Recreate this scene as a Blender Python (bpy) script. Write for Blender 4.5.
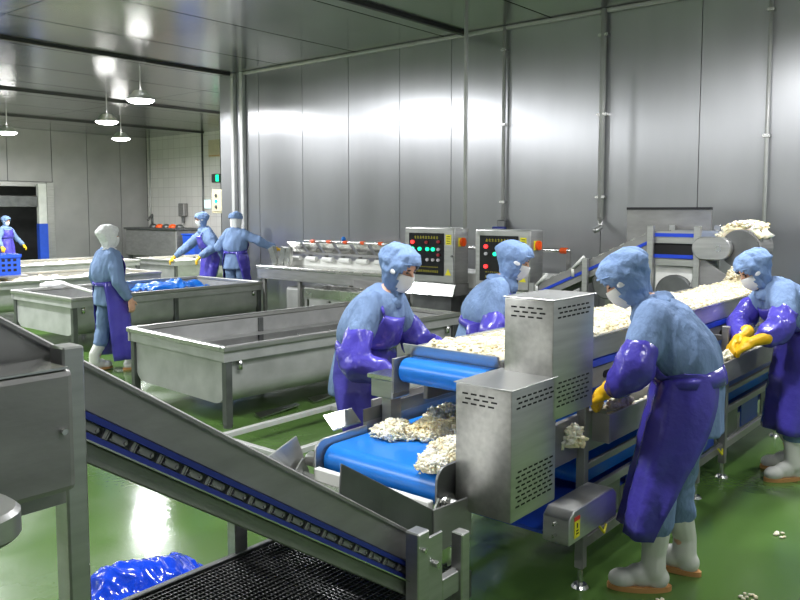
import bpy, bmesh, math, random
from mathutils import Vector, Matrix, noise
R = math.radians
random.seed(7)
for o in list(bpy.data.objects): bpy.data.objects.remove(o)
S = bpy.context.scene
C = S.collection

# ------------------------------------------------------------------ camera, world, exposure, lights
cd = bpy.data.cameras.new('camera'); cam = bpy.data.objects.new('camera', cd); C.objects.link(cam)
F_PX = 790.0
cd.sensor_width = 36.0; cd.lens = 36.0 * F_PX / 800.0; cd.shift_y = -28.0 / 800.0
cd.clip_start = 0.02; cd.clip_end = 100
cam.location = (0, 0, 1.7)
cam.rotation_euler = (R(90 - 4.5), 0, R(40 - 90))
S.camera = cam
w = bpy.data.worlds.new('world'); S.world = w; w.use_nodes = True
w.node_tree.nodes['Background'].inputs[0].default_value = (0.75, 0.8, 0.85, 1)
w.node_tree.nodes['Background'].inputs[1].default_value = 0.25
S.view_settings.view_transform = 'Standard'; S.view_settings.look = 'None'
S.view_settings.gamma = 1.0; S.view_settings.use_curve_mapping = False
S.view_settings.exposure = 0.0

CEIL = 4.0
WALLX = 8.65
# ceiling lamps seen, then unseen ones, some added for fill light: (x, y, z of lens, watt)
LAMPS_SEEN = [(7.2, 11.5, 3.46, 120), (8.5, 14.8, 3.46, 150), (10.7, 18.0, 3.46, 170), (8.2, 18.6, 3.46, 170)]
LAMPS_OFF = [(3.4, 10.4, 3.86, 420), (-1.6, 10.4, 3.86, 520), (2.2, 15.3, 3.6, 100), (-2.2, 19.0, 3.6, 100),
             (-1.4, 5.2, 3.6, 120), (5.0, 1.9, 3.6, 80), (7.2, 0.8, 3.6, 80), (2.4, 2.6, 3.6, 100), (1.0, -0.7, 3.6, 14), (4.2, -0.7, 3.6, 26),  # last two added by the front wall to light sides facing the camera
             (11.6, 13.6, 3.6, 260), (3.4, 21.0, 3.6, 90), (8.6, 25.6, 3.6, 50)]  # first and last added to lighten the tiled wall and the far doorway

# ------------------------------------------------------------------ materials
M = {}
def srgb(r, g, b):
    f = lambda v: (v / 255 / 12.92) if v / 255 <= 0.04045 else ((v / 255 + 0.055) / 1.055) ** 2.4
    return (f(r), f(g), f(b), 1)
def mat(name, col, rough=0.5, metal=0.0, var=0.08, vscale=6.0, stretch=(1, 1, 1), bump=0.0, bscale=60.0,
        rvar=0.0, aniso=0.0, emit=0.0, coat=0.0, sub=0.0, trans=0.0, col2=None, spec=0.5, bdist=0.01):
    m = bpy.data.materials.new(name); m.use_nodes = True
    nt = m.node_tree; N = nt.nodes; L = nt.links
    b = N['Principled BSDF']
    b.inputs['Roughness'].default_value = rough; b.inputs['Metallic'].default_value = metal
    b.inputs['Specular IOR Level'].default_value = spec
    tc = N.new('ShaderNodeTexCoord'); mp = N.new('ShaderNodeMapping'); L.new(tc.outputs['Object'], mp.inputs[0])
    mp.inputs['Scale'].default_value = stretch
    nz = N.new('ShaderNodeTexNoise'); nz.inputs['Scale'].default_value = vscale; nz.inputs['Detail'].default_value = 5
    L.new(mp.outputs[0], nz.inputs['Vector'])
    cr = N.new('ShaderNodeValToRGB')
    c2 = col2 if col2 else tuple(min(1, c * (1 + var)) for c in col[:3]) + (1,)
    c1 = col if col2 else tuple(c * (1 - var) for c in col[:3]) + (1,)
    cr.color_ramp.elements[0].color = c1; cr.color_ramp.elements[1].color = c2
    cr.color_ramp.elements[0].position = 0.3; cr.color_ramp.elements[1].position = 0.7
    L.new(nz.outputs['Fac'], cr.inputs[0]); L.new(cr.outputs[0], b.inputs['Base Color'])
    if rvar:
        mr = N.new('ShaderNodeMapRange'); mr.inputs[3].default_value = max(0.02, rough - rvar); mr.inputs[4].default_value = rough + rvar
        L.new(nz.outputs['Fac'], mr.inputs[0]); L.new(mr.outputs[0], b.inputs['Roughness'])
    if aniso:
        b.inputs['Anisotropic'].default_value = aniso
        tg = N.new('ShaderNodeTangent'); tg.direction_type = 'RADIAL'; tg.axis = 'Z'; L.new(tg.outputs[0], b.inputs['Tangent'])
    if bump:
        n2 = N.new('ShaderNodeTexNoise'); n2.inputs['Scale'].default_value = bscale; n2.inputs['Detail'].default_value = 4
        L.new(mp.outputs[0], n2.inputs['Vector'])
        bp = N.new('ShaderNodeBump'); bp.inputs['Strength'].default_value = bump; bp.inputs['Distance'].default_value = bdist
        L.new(n2.outputs['Fac'], bp.inputs['Height']); L.new(bp.outputs[0], b.inputs['Normal'])
    if emit:
        b.inputs['Emission Color'].default_value = col; b.inputs['Emission Strength'].default_value = emit
    if coat: b.inputs['Coat Weight'].default_value = coat
    if sub:
        b.inputs['Subsurface Weight'].default_value = sub; b.inputs['Subsurface Radius'].default_value = (0.02, 0.015, 0.01)
        b.inputs['Subsurface Scale'].default_value = 0.5
    if trans: b.inputs['Transmission Weight'].default_value = trans
    M[name] = m
    return m
mat('steel', (0.48, 0.48, 0.47, 1), 0.34, 0.85, 0.10, 4, (1, 1, 12), 0.04, 40, rvar=0.08)
mat('steel_brushed_x', (0.50, 0.495, 0.475, 1), 0.36, 0.85, 0.12, 3, (1, 14, 14), 0.03, 40, rvar=0.08)
mat('steel_dull', (0.29, 0.285, 0.28, 1), 0.46, 0.6, 0.14, 5, (1, 1, 3), 0.05, 30, rvar=0.1)
mat('steel_dark', (0.16, 0.165, 0.165, 1), 0.45, 0.8, 0.2, 6, bump=0.05, rvar=0.1)
mat('steel_bright', (0.66, 0.66, 0.64, 1), 0.26, 1.0, 0.08, 4, rvar=0.08)
mat('tank_steel', (0.44, 0.44, 0.435, 1), 0.42, 0.45, 0.14, 5, (1, 1, 1), 0.04, 30, rvar=0.1)
mat('wall_steel', (0.475, 0.48, 0.50, 1), 0.3, 0.82, 0.10, 1.2, (1, 1, 0.25), 0.0, rvar=0.05, aniso=0.75)
mat('far_panel', (0.42, 0.415, 0.41, 1), 0.4, 0.5, 0.12, 1.0)
mat('ceil_steel', (0.46, 0.465, 0.475, 1), 0.2, 1.0, 0.15, 0.7, bump=0.16, bscale=1.6, rvar=0.06)
mat('ceil_rail', (0.06, 0.06, 0.06, 1), 0.5, 0.6)
mat('trim_pale', srgb(190, 190, 188), 0.4, 0.2)
mat('blue_belt', srgb(24, 120, 215), 0.32, 0.0, 0.06, 8)
mat('blue_strip', srgb(26, 42, 122), 0.4)
mat('blue_frame', srgb(20, 60, 160), 0.45)
mat('blue_line', srgb(22, 62, 190), 0.4)
mat('blue_plastic', srgb(40, 85, 205), 0.4)
mat('white_plastic', srgb(225, 225, 220), 0.4)
mat('black_panel', (0.008, 0.008, 0.01, 1), 0.25)
mat('black_rubber', (0.012, 0.012, 0.013, 1), 0.6)
mat('slot_dark', (0.006, 0.006, 0.006, 1), 0.8)
mat('mesh_rod', (0.10, 0.10, 0.10, 1), 0.35, 0.9)
mat('yellow', srgb(225, 215, 40), 0.5)
mat('orange', srgb(235, 90, 25), 0.4)
mat('red_label', srgb(200, 45, 40), 0.5)
mat('lit_red', srgb(255, 50, 50), 0.4, emit=2.5)
mat('lit_green', srgb(20, 235, 160), 0.4, emit=2.0)
mat('button_white', srgb(190, 185, 190), 0.4)
mat('button_red', srgb(150, 40, 45), 0.4)
mat('panel_text', srgb(190, 180, 40), 0.5)
mat('beige_box', srgb(205, 195, 165), 0.5)
mat('coat', srgb(118, 141, 178), 0.85, 0, 0.06, 12, (1, 1, 0.5), bump=1.0, bscale=11, spec=0.2, bdist=0.035)
mat('trousers', srgb(114, 137, 172), 0.85, 0, 0.06, 12, (1, 1, 0.5), bump=1.0, bscale=11, spec=0.2, bdist=0.035)
mat('hood', srgb(122, 147, 187), 0.85, 0, 0.05, 12, (1, 1, 1), bump=1.0, bscale=16, spec=0.2, bdist=0.022)
mat('hairnet', srgb(228, 228, 228), 0.85, 0, 0.06, 60, bump=0.4, bscale=90)
mat('pvc', srgb(78, 70, 176), 0.25, 0, 0.12, 5, bump=0.8, bscale=9, coat=0.25, bdist=0.02)
mat('skin', srgb(214, 165, 140), 0.55, 0, 0.05, 20, sub=0.1)
mat('mask', srgb(238, 238, 238), 0.8)
mat('eye', (0.02, 0.015, 0.012, 1), 0.3)
mat('hair', (0.012, 0.01, 0.009, 1), 0.5)
mat('glove_yellow', srgb(232, 182, 30), 0.45, bump=0.2, bscale=30)
mat('boot', srgb(212, 212, 205), 0.42, 0, 0.06, 10)
mat('sole', srgb(190, 140, 85), 0.6)
mat('product', srgb(252, 250, 242), 0.5, 0, 0.05, 7, col2=srgb(246, 226, 168), sub=0.3)
mat('product_white', srgb(226, 221, 204), 0.55, 0, 0.05, 9, col2=srgb(220, 205, 164), sub=0.2)
mat('blue_bag', srgb(25, 70, 215), 0.14, 0, 0.1, 5, bump=0.5, bscale=18, coat=0.4)
mat('lamp_metal', (0.5, 0.5, 0.5, 1), 0.4, 0.6)
mat('lamp_lens', (1, 0.98, 0.95, 1), 0.5, emit=40)
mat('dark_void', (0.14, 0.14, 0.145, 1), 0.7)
mat('front_wall', srgb(140, 146, 150), 0.6)
def tile_mat():
    m = mat('white_tile', srgb(225, 222, 218), 0.3, var=0.04)
    nt = m.node_tree; N = nt.nodes; L = nt.links
    tc = N.new('ShaderNodeTexCoord'); sp = N.new('ShaderNodeSeparateXYZ'); L.new(tc.outputs['Object'], sp.inputs[0])
    cb = N.new('ShaderNodeCombineXYZ'); L.new(sp.outputs['Y'], cb.inputs[0]); L.new(sp.outputs['Z'], cb.inputs[1])
    br = N.new('ShaderNodeTexBrick'); br.offset = 0; br.inputs['Scale'].default_value = 1
    br.inputs['Brick Width'].default_value = 0.3; br.inputs['Row Height'].default_value = 0.3; br.inputs['Mortar Size'].default_value = 0.008
    br.inputs['Color1'].default_value = srgb(228, 225, 221); br.inputs['Color2'].default_value = srgb(222, 219, 215); br.inputs['Mortar'].default_value = srgb(202, 198, 194)
    L.new(cb.outputs[0], br.inputs['Vector']); L.new(br.outputs['Color'], N['Principled BSDF'].inputs['Base Color'])
tile_mat()
def floor_mat():
    m = mat('floor_green', srgb(78, 108, 52), 0.2, 0, 0.1, 0.8, spec=0.5)
    nt = m.node_tree; N = nt.nodes; L = nt.links; b = N['Principled BSDF']
    tc = N.new('ShaderNodeTexCoord')
    n1 = N.new('ShaderNodeTexNoise'); n1.inputs['Scale'].default_value = 0.9; n1.inputs['Detail'].default_value = 6
    L.new(tc.outputs['Object'], n1.inputs['Vector'])
    mr = N.new('ShaderNodeMapRange'); mr.inputs[1].default_value = 0.35; mr.inputs[2].default_value = 0.65
    mr.inputs[3].default_value = 0.09; mr.inputs[4].default_value = 0.28
    L.new(n1.outputs['Fac'], mr.inputs[0]); L.new(mr.outputs[0], b.inputs['Roughness'])
    n2 = N.new('ShaderNodeTexNoise'); n2.inputs['Scale'].default_value = 26; n2.inputs['Detail'].default_value = 3
    L.new(tc.outputs['Object'], n2.inputs['Vector'])
    bp = N.new('ShaderNodeBump'); bp.inputs['Strength'].default_value = 0.06; bp.inputs['Distance'].default_value = 0.01
    L.new(n2.outputs['Fac'], bp.inputs['Height']); L.new(bp.outputs[0], b.inputs['Normal'])
floor_mat()

# ------------------------------------------------------------------ helpers
WM = {}
_b = bmesh.new(); bmesh.ops.create_icosphere(_b, subdivisions=1, radius=1); _b.verts.index_update()
ICO_V = [tuple(v.co) for v in _b.verts]; ICO_F = [tuple(v.index for v in f.verts) for f in _b.faces]; _b.free()
class MB:
    def __init__(s): s.bm = bmesh.new()
    def box(s, x0, x1, y0, y1, z0, z1, rot=None):
        m = Matrix.Translation(((x0+x1)/2, (y0+y1)/2, (z0+z1)/2)) @ Matrix.Diagonal((abs(x1-x0), abs(y1-y0), abs(z1-z0), 1))
        if rot is not None: m = rot @ m
        bmesh.ops.create_cube(s.bm, size=1, matrix=m); return s
    def cyl(s, p0, p1, r0, r1=None, seg=16, caps=True):
        p0 = Vector(p0); p1 = Vector(p1); d = p1 - p0
        q = Vector((0, 0, 1)).rotation_difference(d.normalized()).to_matrix().to_4x4()
        bmesh.ops.create_cone(s.bm, cap_ends=caps, segments=seg, radius1=r0, radius2=r0 if r1 is None else r1, depth=d.length,
                              matrix=Matrix.Translation((p0+p1)/2) @ q); return s
    def sph(s, c, r, seg=12, rot=None):
        rr = (r, r, r) if not hasattr(r, '__len__') else r
        m = Matrix.Translation(c)
        if rot is not None: m = m @ rot.to_4x4()
        bmesh.ops.create_uvsphere(s.bm, u_segments=seg, v_segments=max(6, seg*2//3), radius=1, matrix=m @ Matrix.Diagonal((rr[0], rr[1], rr[2], 1))); return s
    def ico(s, c, rr, rot=None, sub=1):
        if sub == 1:                      # light-weight shred: plain icosahedron, no operator call
            c = Vector(c); vs = []
            for p in ICO_V:
                q = Vector((p[0]*rr[0], p[1]*rr[1], p[2]*rr[2]))
                if rot is not None: q = rot @ q
                vs.append(s.bm.verts.new(c + q))
            for f in ICO_F: s.bm.faces.new((vs[f[0]], vs[f[1]], vs[f[2]]))
            return s
        m = Matrix.Translation(c)
        if rot is not None: m = m @ rot.to_4x4()
        bmesh.ops.create_icosphere(s.bm, subdivisions=sub, radius=1, matrix=m @ Matrix.Diagonal((rr[0], rr[1], rr[2], 1))); return s
    def tube(s, pts, r, seg=8):
        for a, b in zip(pts[:-1], pts[1:]): s.cyl(a, b, r, seg=seg)
        for p in pts[1:-1]: s.sph(p, r, 8)
        return s
    def poly(s, pts, t):
        """flat polygon pts (3D) thickened by vector t"""
        t = Vector(t); v0 = [s.bm.verts.new(Vector(p) - t/2) for p in pts]; v1 = [s.bm.verts.new(Vector(p) + t/2) for p in pts]
        n = len(pts)
        s.bm.faces.new(v0[::-1]); s.bm.faces.new(v1)
        for i in range(n): s.bm.faces.new((v0[i], v0[(i+1) % n], v1[(i+1) % n], v1[i]))
        return s
    def loft(s, rings, closed=True, cap=True):
        vs = [[s.bm.verts.new(p) for p in r] for r in rings]
        n = len(vs[0])
        for a, b in zip(vs[:-1], vs[1:]):
            for i in range(n if closed else n-1):
                j = (i+1) % n
                s.bm.faces.new((a[i], a[j], b[j], b[i]))
        if cap and closed: s.bm.faces.new(vs[0][::-1]); s.bm.faces.new(vs[-1])
        return vs
    def build(s, name, material, parent=None, bevel=0.0, smooth=False, origin=None, segs=1):
        bm = s.bm
        bmesh.ops.recalc_face_normals(bm, faces=bm.faces)
        if bevel:
            es = [e for e in bm.edges if len(e.link_faces) == 2 and e.calc_face_angle(0) > 0.6]
            bmesh.ops.bevel(bm, geom=es, offset=bevel, segments=segs, affect='EDGES', profile=0.5, clamp_overlap=True)
        me = bpy.data.meshes.new(name); bm.to_mesh(me); bm.free()
        return link(name, me, material, parent, smooth, origin)
def link(name, me, material, parent=None, smooth=False, origin=None):
    if parent is not None: me.transform(WM[parent.name].inverted())
    elif origin is not None: me.transform(Matrix.Translation(-Vector(origin)))
    me.materials.clear(); me.materials.append(M[material] if isinstance(material, str) else material)
    if smooth:
        for p in me.polygons: p.use_smooth = True
    o = bpy.data.objects.new(name, me); C.objects.link(o)
    if parent is not None: o.parent = parent; WM[o.name] = WM[parent.name]
    else:
        o.location = origin if origin is not None else (0, 0, 0); WM[o.name] = Matrix.Translation(o.location)
    return o
def auto(o, ang=40):
    """smooth shading with sharp edges kept"""
    me = o.data; bm = bmesh.new(); bm.from_mesh(me)
    for f in bm.faces: f.smooth = True
    for e in bm.edges:
        if len(e.link_faces) == 2 and e.calc_face_angle(0) > R(ang): e.smooth = False
    bm.to_mesh(me); bm.free(); return o
def tag(o, label, cat, group=None):
    o['label'] = label; o['category'] = cat
    if group: o['group'] = group
    return o
def thing(name, label, cat, loc, rotz=0, group=None):
    o = bpy.data.objects.new(name, None); C.objects.link(o); o.empty_display_size = 0.2
    o.location = loc; o.rotation_euler = (0, 0, rotz)
    WM[o.name] = Matrix.Translation(loc) @ Matrix.Rotation(rotz, 4, 'Z')
    return tag(o, label, cat, group)
def struct(o): o['kind'] = 'structure'; return o
def piece(name, me, parent, loc, rot=(0, 0, 0)):
    """share mesh data; loc in world for parents that have no rotation"""
    o = bpy.data.objects.new(name, me); C.objects.link(o); o.parent = parent
    o.location = WM[parent.name].inverted() @ Vector(loc); o.rotation_euler = rot; WM[o.name] = WM[parent.name]; return o
def shared(fn, material, bevel=0):
    mb = MB(); fn(mb); bm = mb.bm; bmesh.ops.recalc_face_normals(bm, faces=bm.faces)
    if bevel: bmesh.ops.bevel(bm, geom=list(bm.edges), offset=bevel, segments=1, affect='EDGES', profile=0.5)
    me = bpy.data.meshes.new('shared'); bm.to_mesh(me); bm.free(); me.materials.append(M[material]); return me
def remesh(mb, voxel, it=4):
    me = bpy.data.meshes.new('tmp'); mb.bm.to_mesh(me); mb.bm.free()
    o = bpy.data.objects.new('tmp', me); C.objects.link(o)
    md = o.modifiers.new('r', 'REMESH'); md.mode = 'VOXEL'; md.voxel_size = voxel
    sm = o.modifiers.new('s', 'SMOOTH'); sm.factor = 0.5; sm.iterations = it
    dg = bpy.context.evaluated_depsgraph_get(); dg.update()
    res = bpy.data.meshes.new_from_object(o.evaluated_get(dg))
    bpy.data.objects.remove(o); bpy.data.meshes.remove(me)
    return res
def wrinkle(me, amp, freq, seed=0.0, aniso=(1, 1, 1)):
    n = len(me.vertices); nor = [v.normal.copy() for v in me.vertices]
    for v, nn in zip(me.vertices, nor):
        p = Vector((v.co.x*aniso[0], v.co.y*aniso[1], v.co.z*aniso[2])) * freq + Vector((seed, seed*1.7, -seed))
        a = noise.noise(p); a = 1 - 2*abs(a) if True else a
        v.co += nn * amp * (a - 0.4)
    return me

# ================================================================== THE SETTING
fl = struct(MB().box(-6, 14.6, -1.6, 28, -0.1, 0).build('floor', 'floor_green'))
# ceiling: a slab with polished panels hung under it and dark rails along the joints
ce = struct(MB().box(-6, 14.6, -1.6, 28, CEIL+0.03, CEIL+0.15).build('ceiling', 'ceil_rail'))
PW = 1.61
y = -1.6
while y < 22.8:
    y1 = min(y+PW, 22.8)
    x = -6.0
    while x < 14.6:
        x1 = min(x+5.15, 14.6)
        MB().box(x+0.006, x1-0.006, y+0.012, y1-0.012, CEIL, CEIL+0.029).build('ceiling_panel', 'ceil_steel', ce)
        x = x1
    y = y1
for yy in (1.3, 6.1, 10.95, 15.45, 19.7):
    MB().box(-6, WALLX if yy < 10.6 else 14.4, yy-0.03, yy+0.03, CEIL-0.04, CEIL-0.001).build('ceiling_rail', 'ceil_rail', ce)
# back wall: upright stainless sheets
wb = struct(MB().box(WALLX+0.02, WALLX+0.22, -1.6, 11.3, 0, CEIL).build('wall_back', 'steel_dull'))
ys = [-1.6, -0.4, 0.8, 2.0, 3.05, 4.17, 5.5, 6.35, 7.25, 8.25, 9.25, 10.3, 10.62]
for a, b in zip(ys[:-1], ys[1:]):
    t = random.uniform(-0.0015, 0.0015)
    MB().poly([(WALLX+t, a+0.004, 0), (WALLX-t, b-0.004, 0), (WALLX-t, b-0.004, CEIL-0.002), (WALLX+t, a+0.004, CEIL-0.002)], (0.03, 0, 0)).build('wall_panel', 'wall_steel', wb)
tr = struct(MB().box(WALLX-0.075, WALLX-0.02, -1.6, 10.66, CEIL-0.05, CEIL-0.003).build('trim_1', 'trim_pale', bevel=0.01))
# end of that wall: boxed steel pier with two pale corner posts
co = struct(MB().box(WALLX-0.02, WALLX+0.5, 10.63, 11.32, 0, CEIL-0.002).build('wall_pier', 'wall_steel'))
for yy in (10.66, 10.9): MB().box(WALLX-0.1, WALLX-0.02, yy-0.04, yy+0.04, 0, CEIL-0.002).build('corner_post', 'trim_pale', co, bevel=0.01)
# tiled wall far behind, far left wall with the doorway, walls outside the view
wt = struct(MB().box(14.45, 14.6, 11.3, 22.8, 0, CEIL).build('wall_tiled', 'white_tile'))
for yy in (22.6, 19.8, 18.9, 17.7): MB().cyl((14.42, yy, 0), (14.42, yy, CEIL-0.01), 0.03).build('pipe', 'steel_dark' if yy < 22 else 'trim_pale', wt, smooth=True)
wr = struct(MB().box(WALLX+0.5, 14.45, 11.15, 11.3, 0, CEIL).build('wall_recess', 'white_tile'))
wf = struct(MB().box(11.3, 14.6, 22.83, 23.0, 0, CEIL).box(-6, 6.2, 22.83, 23.0, 0, CEIL).box(6.2, 11.3, 22.83, 23.0, 2.5, CEIL).build('wall_far', 'steel_dark'))
def fp(a, b, z0): MB().box(a+0.01, b-0.01, 22.8, 22.829, z0, CEIL-0.002).build('wall_panel', 'far_panel', wf)
for k in range(3): fp(11.3+1.1*k, 12.4+1.1*k if k < 2 else 14.44, 0)
for k in range(4): fp(6.2+1.275*k, 6.2+1.275*(k+1), 2.52)
for k in range(8): fp(-6+1.525*k, -6+1.525*(k+1), 0)
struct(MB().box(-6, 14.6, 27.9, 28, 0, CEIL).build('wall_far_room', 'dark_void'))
struct(MB().box(-6.1, -6, -1.6, 28, 0, CEIL).build('wall_left', 'far_panel'))
struct(MB().box(-6, 14.6, -1.7, -1.6, 0, CEIL).build('wall_front', 'front_wall'))
struct(MB().box(14.6, 14.7, -1.6, 28, 0, CEIL).build('wall_right', 'far_panel'))
# doorway frame of the far room
df = struct(MB().box(6.2, 11.25, 22.7, 22.82, 2.36, 2.5).box(11.05, 11.28, 22.66, 22.82, 0, 2.5).build('door_1', 'steel', bevel=0.01))
MB().box(10.76, 11.0, 22.55, 22.7, 1.3, 2.45).build('door_post', 'white_plastic', df, bevel=0.01)
MB().box(10.75, 11.01, 22.54, 22.71, 0.25, 1.3).build('door_post_sleeve', 'blue_plastic', df, bevel=0.01)
MB().box(10.72, 11.04, 22.5, 22.73, 0.0, 0.25).build('door_post_foot', 'red_label', df, bevel=0.02)
MB().box(9.2, 9.9, 27.8, 27.89, 0, 2.1).build('far_door', 'steel_dull', df)
MB().box(6.2, 10.75, 22.6, 22.66, 1.78, 2.1).build('door_shutter', 'steel_dark', df, bevel=0.01)

# conduits on the back wall and the hanging pipe
def conduit(yy, z0, r, label, nm='wall_conduit'):
    t = thing(nm, label, 'pipe', (WALLX-0.06, yy, z0))
    MB().cyl((WALLX-0.07, yy, z0), (WALLX-0.07, yy, CEIL-0.01), r, seg=12).build('pipe', 'trim_pale', t, smooth=True)
    for z in (z0+0.25, (z0+CEIL)/2, CEIL-0.3): MB().box(WALLX-0.1, WALLX-0.015, yy-r*1.7, yy+r*1.7, z-0.015, z+0.015).build('clamp', 'steel_bright', t)
    return t
t = conduit(5.49, 1.55, 0.022, 'thin dark conduit pipe on steel wall above second control box')
MB().box(WALLX-0.12, WALLX-0.04, 5.43, 5.55, 1.4, 1.57).build('valve_body', 'steel_dark', t, bevel=0.01)
MB().cyl((WALLX-0.18, 5.56, 1.46), (WALLX-0.18, 5.38, 1.46), 0.03).cyl((WALLX-0.18, 5.47, 1.46), (WALLX-0.1, 5.47, 1.46), 0.012).build('valve_handle', 'blue_strip', t)
t = conduit(4.15, 1.6, 0.035, 'pale thick vertical pipe on steel wall behind the inclined conveyor')
MB().tube([(WALLX-0.07, 4.15, 1.6), (WALLX-0.16, 4.1, 1.5), (WALLX-0.3, 4.1, 1.46)], 0.03).build('elbow', 'steel', t, smooth=True)
conduit(2.35, 0.9, 0.02, 'thin vertical conduit on steel wall at right edge')
t = thing('pendant_pipe', 'slim steel pipe dropping from ceiling to first control box', 'pipe', (6.92, 4.9, 1.48))
MB().cyl((6.92, 4.9, 1.46), (6.92, 4.9, CEIL-0.03), 0.021).build('pipe', 'trim_pale', t, smooth=True)
MB().cyl((6.92, 4.9, CEIL-0.04), (6.92, 4.9, CEIL-0.001), 0.06).build('ceiling_flange', 'steel', t)
MB().cyl((6.92, 4.9, 1.46), (6.92, 4.9, 1.5), 0.04).build('base_flange', 'steel', t)

# ------------------------------------------------------------------ lamps
def lamp(x, y, z, watt, label):
    t = thing('pendant_lamp', label, 'lamp', (x, y, z), 0, 'lamps hanging from the steel ceiling')
    if CEIL - z > 0.2: MB().cyl((x, y, z+0.15), (x, y, CEIL-0.001), 0.012, seg=8).build('rod', 'lamp_metal', t)
    else: MB().cyl((x, y, z+0.1), (x, y, CEIL-0.001), 0.05, seg=8).build('rod', 'lamp_metal', t)
    rings = []
    for r, h in ((0.06, 0.16), (0.1, 0.15), (0.16, 0.08), (0.21, 0.03), (0.23, 0.0), (0.215, 0.0), (0.15, 0.065), (0.09, 0.12)):
        rings.append([(x+r*math.cos(k*math.tau/24), y+r*math.sin(k*math.tau/24), z+h) for k in range(24)])
    mb = MB(); mb.loft(rings, cap=False); mb.build('lamp_shade', 'lamp_metal', t, smooth=True)
    mb = MB(); mb.loft([[(x+r*math.cos(k*math.tau/24), y+r*math.sin(k*math.tau/24), z+h) for k in range(24)] for r, h in ((0.214, 0.008), (0.2, -0.02), (0.14, -0.045), (0.05, -0.055))]); mb.build('lens', 'lamp_lens', t, smooth=True)
    ld = bpy.data.lights.new('lamp_light', 'AREA'); ld.shape = 'DISK'; ld.size = 0.42; ld.energy = watt; ld.color = (0.96, 0.98, 1.0)
    lo = bpy.data.objects.new('lamp_light', ld); C.objects.link(lo); lo.parent = t; lo.location = (0, 0, -0.065)
    return t
for q, lb in zip(LAMPS_SEEN, ('largest lit dome lamp hanging nearest from ceiling over the tubs', 'middle-distance lit lamp hanging left of and below the largest lamp', 'farthest lit lamp, nearest to the white tiled wall', 'lit lamp at far left above the doorway')):
    lamp(*q, lb)
for q in LAMPS_OFF: lamp(*q, 'unseen ceiling dome lamp, one of a set partly added for fill light')

# ================================================================== PRODUCT HEAPS (nobody could count the shreds)
def heap(name, label, blobs, n, size, seed, material='product', base_z=None, parent=None):
    """blobs: list of ellipsoids (cx, cy, z0, rx, ry, h); shreds are strewn over their surface"""
    rnd = random.Random(seed); mb = MB()
    wts = [b[3]*b[4] for b in blobs]
    for (cx, cy, z0, rx, ry, h) in blobs:
        mb.ico((cx, cy, z0), (rx*0.78, ry*0.78, h*0.7), sub=3)
    bmesh.ops.bisect_plane(mb.bm, geom=list(mb.bm.verts)+list(mb.bm.edges)+list(mb.bm.faces), plane_co=(0, 0, blobs[0][2]), plane_no=(0, 0, 1), clear_inner=True)
    for k in range(n):
        cx, cy, z0, rx, ry, h = rnd.choices(blobs, wts)[0]
        a = rnd.uniform(0, math.tau); q = math.sqrt(rnd.random())
        lump = 1 + 0.16*noise.noise(Vector((math.cos(a)*2, math.sin(a)*2, seed)))
        x = cx + rx*q*math.cos(a)*lump; y = cy + ry*q*math.sin(a)*lump
        z = z0 + h*math.sqrt(max(0, 1-q*q)) * (0.82+0.5*noise.noise(Vector((x*22, y*22, seed)))) + rnd.uniform(-0.8, 1.0)*size
        e = Matrix.Rotation(rnd.uniform(0, 6), 3, 'Z') @ Matrix.Rotation(rnd.uniform(-1.5, 1.5), 3, 'X') @ Matrix.Rotation(rnd.uniform(-1.2, 1.2), 3, 'Y')
        s = size*rnd.uniform(0.6, 1.25)
        z = max(z, z0 + s*0.25)
        mb.ico((x, y, z), (s*rnd.uniform(0.9, 2.0), s*0.7, s*0.6), e)
    o = mb.build(name, material, parent, smooth=True, origin=None if parent else (blobs[0][0], blobs[0][1], blobs[0][2]))
    if parent is None: tag(o, label, 'food heap')
    o['kind'] = 'stuff'
    return o
def bed(name, label, x0, x1, y0, y1, z, h, cell, seed, material='product_white', strew=0, size=0.02, edge=0.06):
    """a layer of shredded food filling a tray, as a lumpy solid"""
    nx = int((x1-x0)/cell); ny = int((y1-y0)/cell); mb = MB(); rnd = random.Random(seed)
    V = []
    for i in range(nx+1):
        row = []
        for j in range(ny+1):
            x = x0+(x1-x0)*i/nx; y = y0+(y1-y0)*j/ny
            d = min(x-x0, x1-x, y-y0, y1-y); e = min(1, d/edge)
            p = Vector((x, y, seed))
            hh = h*(0.55+0.45*noise.noise(p*2.2)) + 0.6*h*abs(noise.noise(p*9)) + cell*0.7*noise.noise(p*(0.6/cell))
            row.append(mb.bm.verts.new((x, y, z + 0.003 + max(0.001, hh*e))))
        V.append(row)
    for i in range(nx):
        for j in range(ny): mb.bm.faces.new((V[i][j], V[i+1][j], V[i+1][j+1], V[i][j+1]))
    rim = [V[i][0] for i in range(nx+1)] + [V[nx][j] for j in range(1, ny+1)] + [V[i][ny] for i in range(nx-1, -1, -1)] + [V[0][j] for j in range(ny-1, 0, -1)]
    low = [mb.bm.verts.new((v.co.x, v.co.y, z)) for v in rim]
    for k in range(len(rim)): mb.bm.faces.new((rim[k], rim[k-1], low[k-1], low[k]))
    mb.bm.faces.new(low)
    for k in range(strew):
        v = V[rnd.randint(2, nx-2)][rnd.randint(2, ny-2)].co
        s = size*rnd.uniform(0.6, 1.3)
        mb.ico((v.x+rnd.uniform(-1, 1)*cell, v.y+rnd.uniform(-1, 1)*cell, v.z), (s*rnd.uniform(0.7, 1.5), s*0.6, s*0.55), Matrix.Rotation(rnd.uniform(0, 6), 3, 'Z'))
    o = tag(mb.build(name, material, smooth=True, origin=((x0+x1)/2, (y0+y1)/2, z)), label, 'food heap'); o['kind'] = 'stuff'; return o

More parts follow.
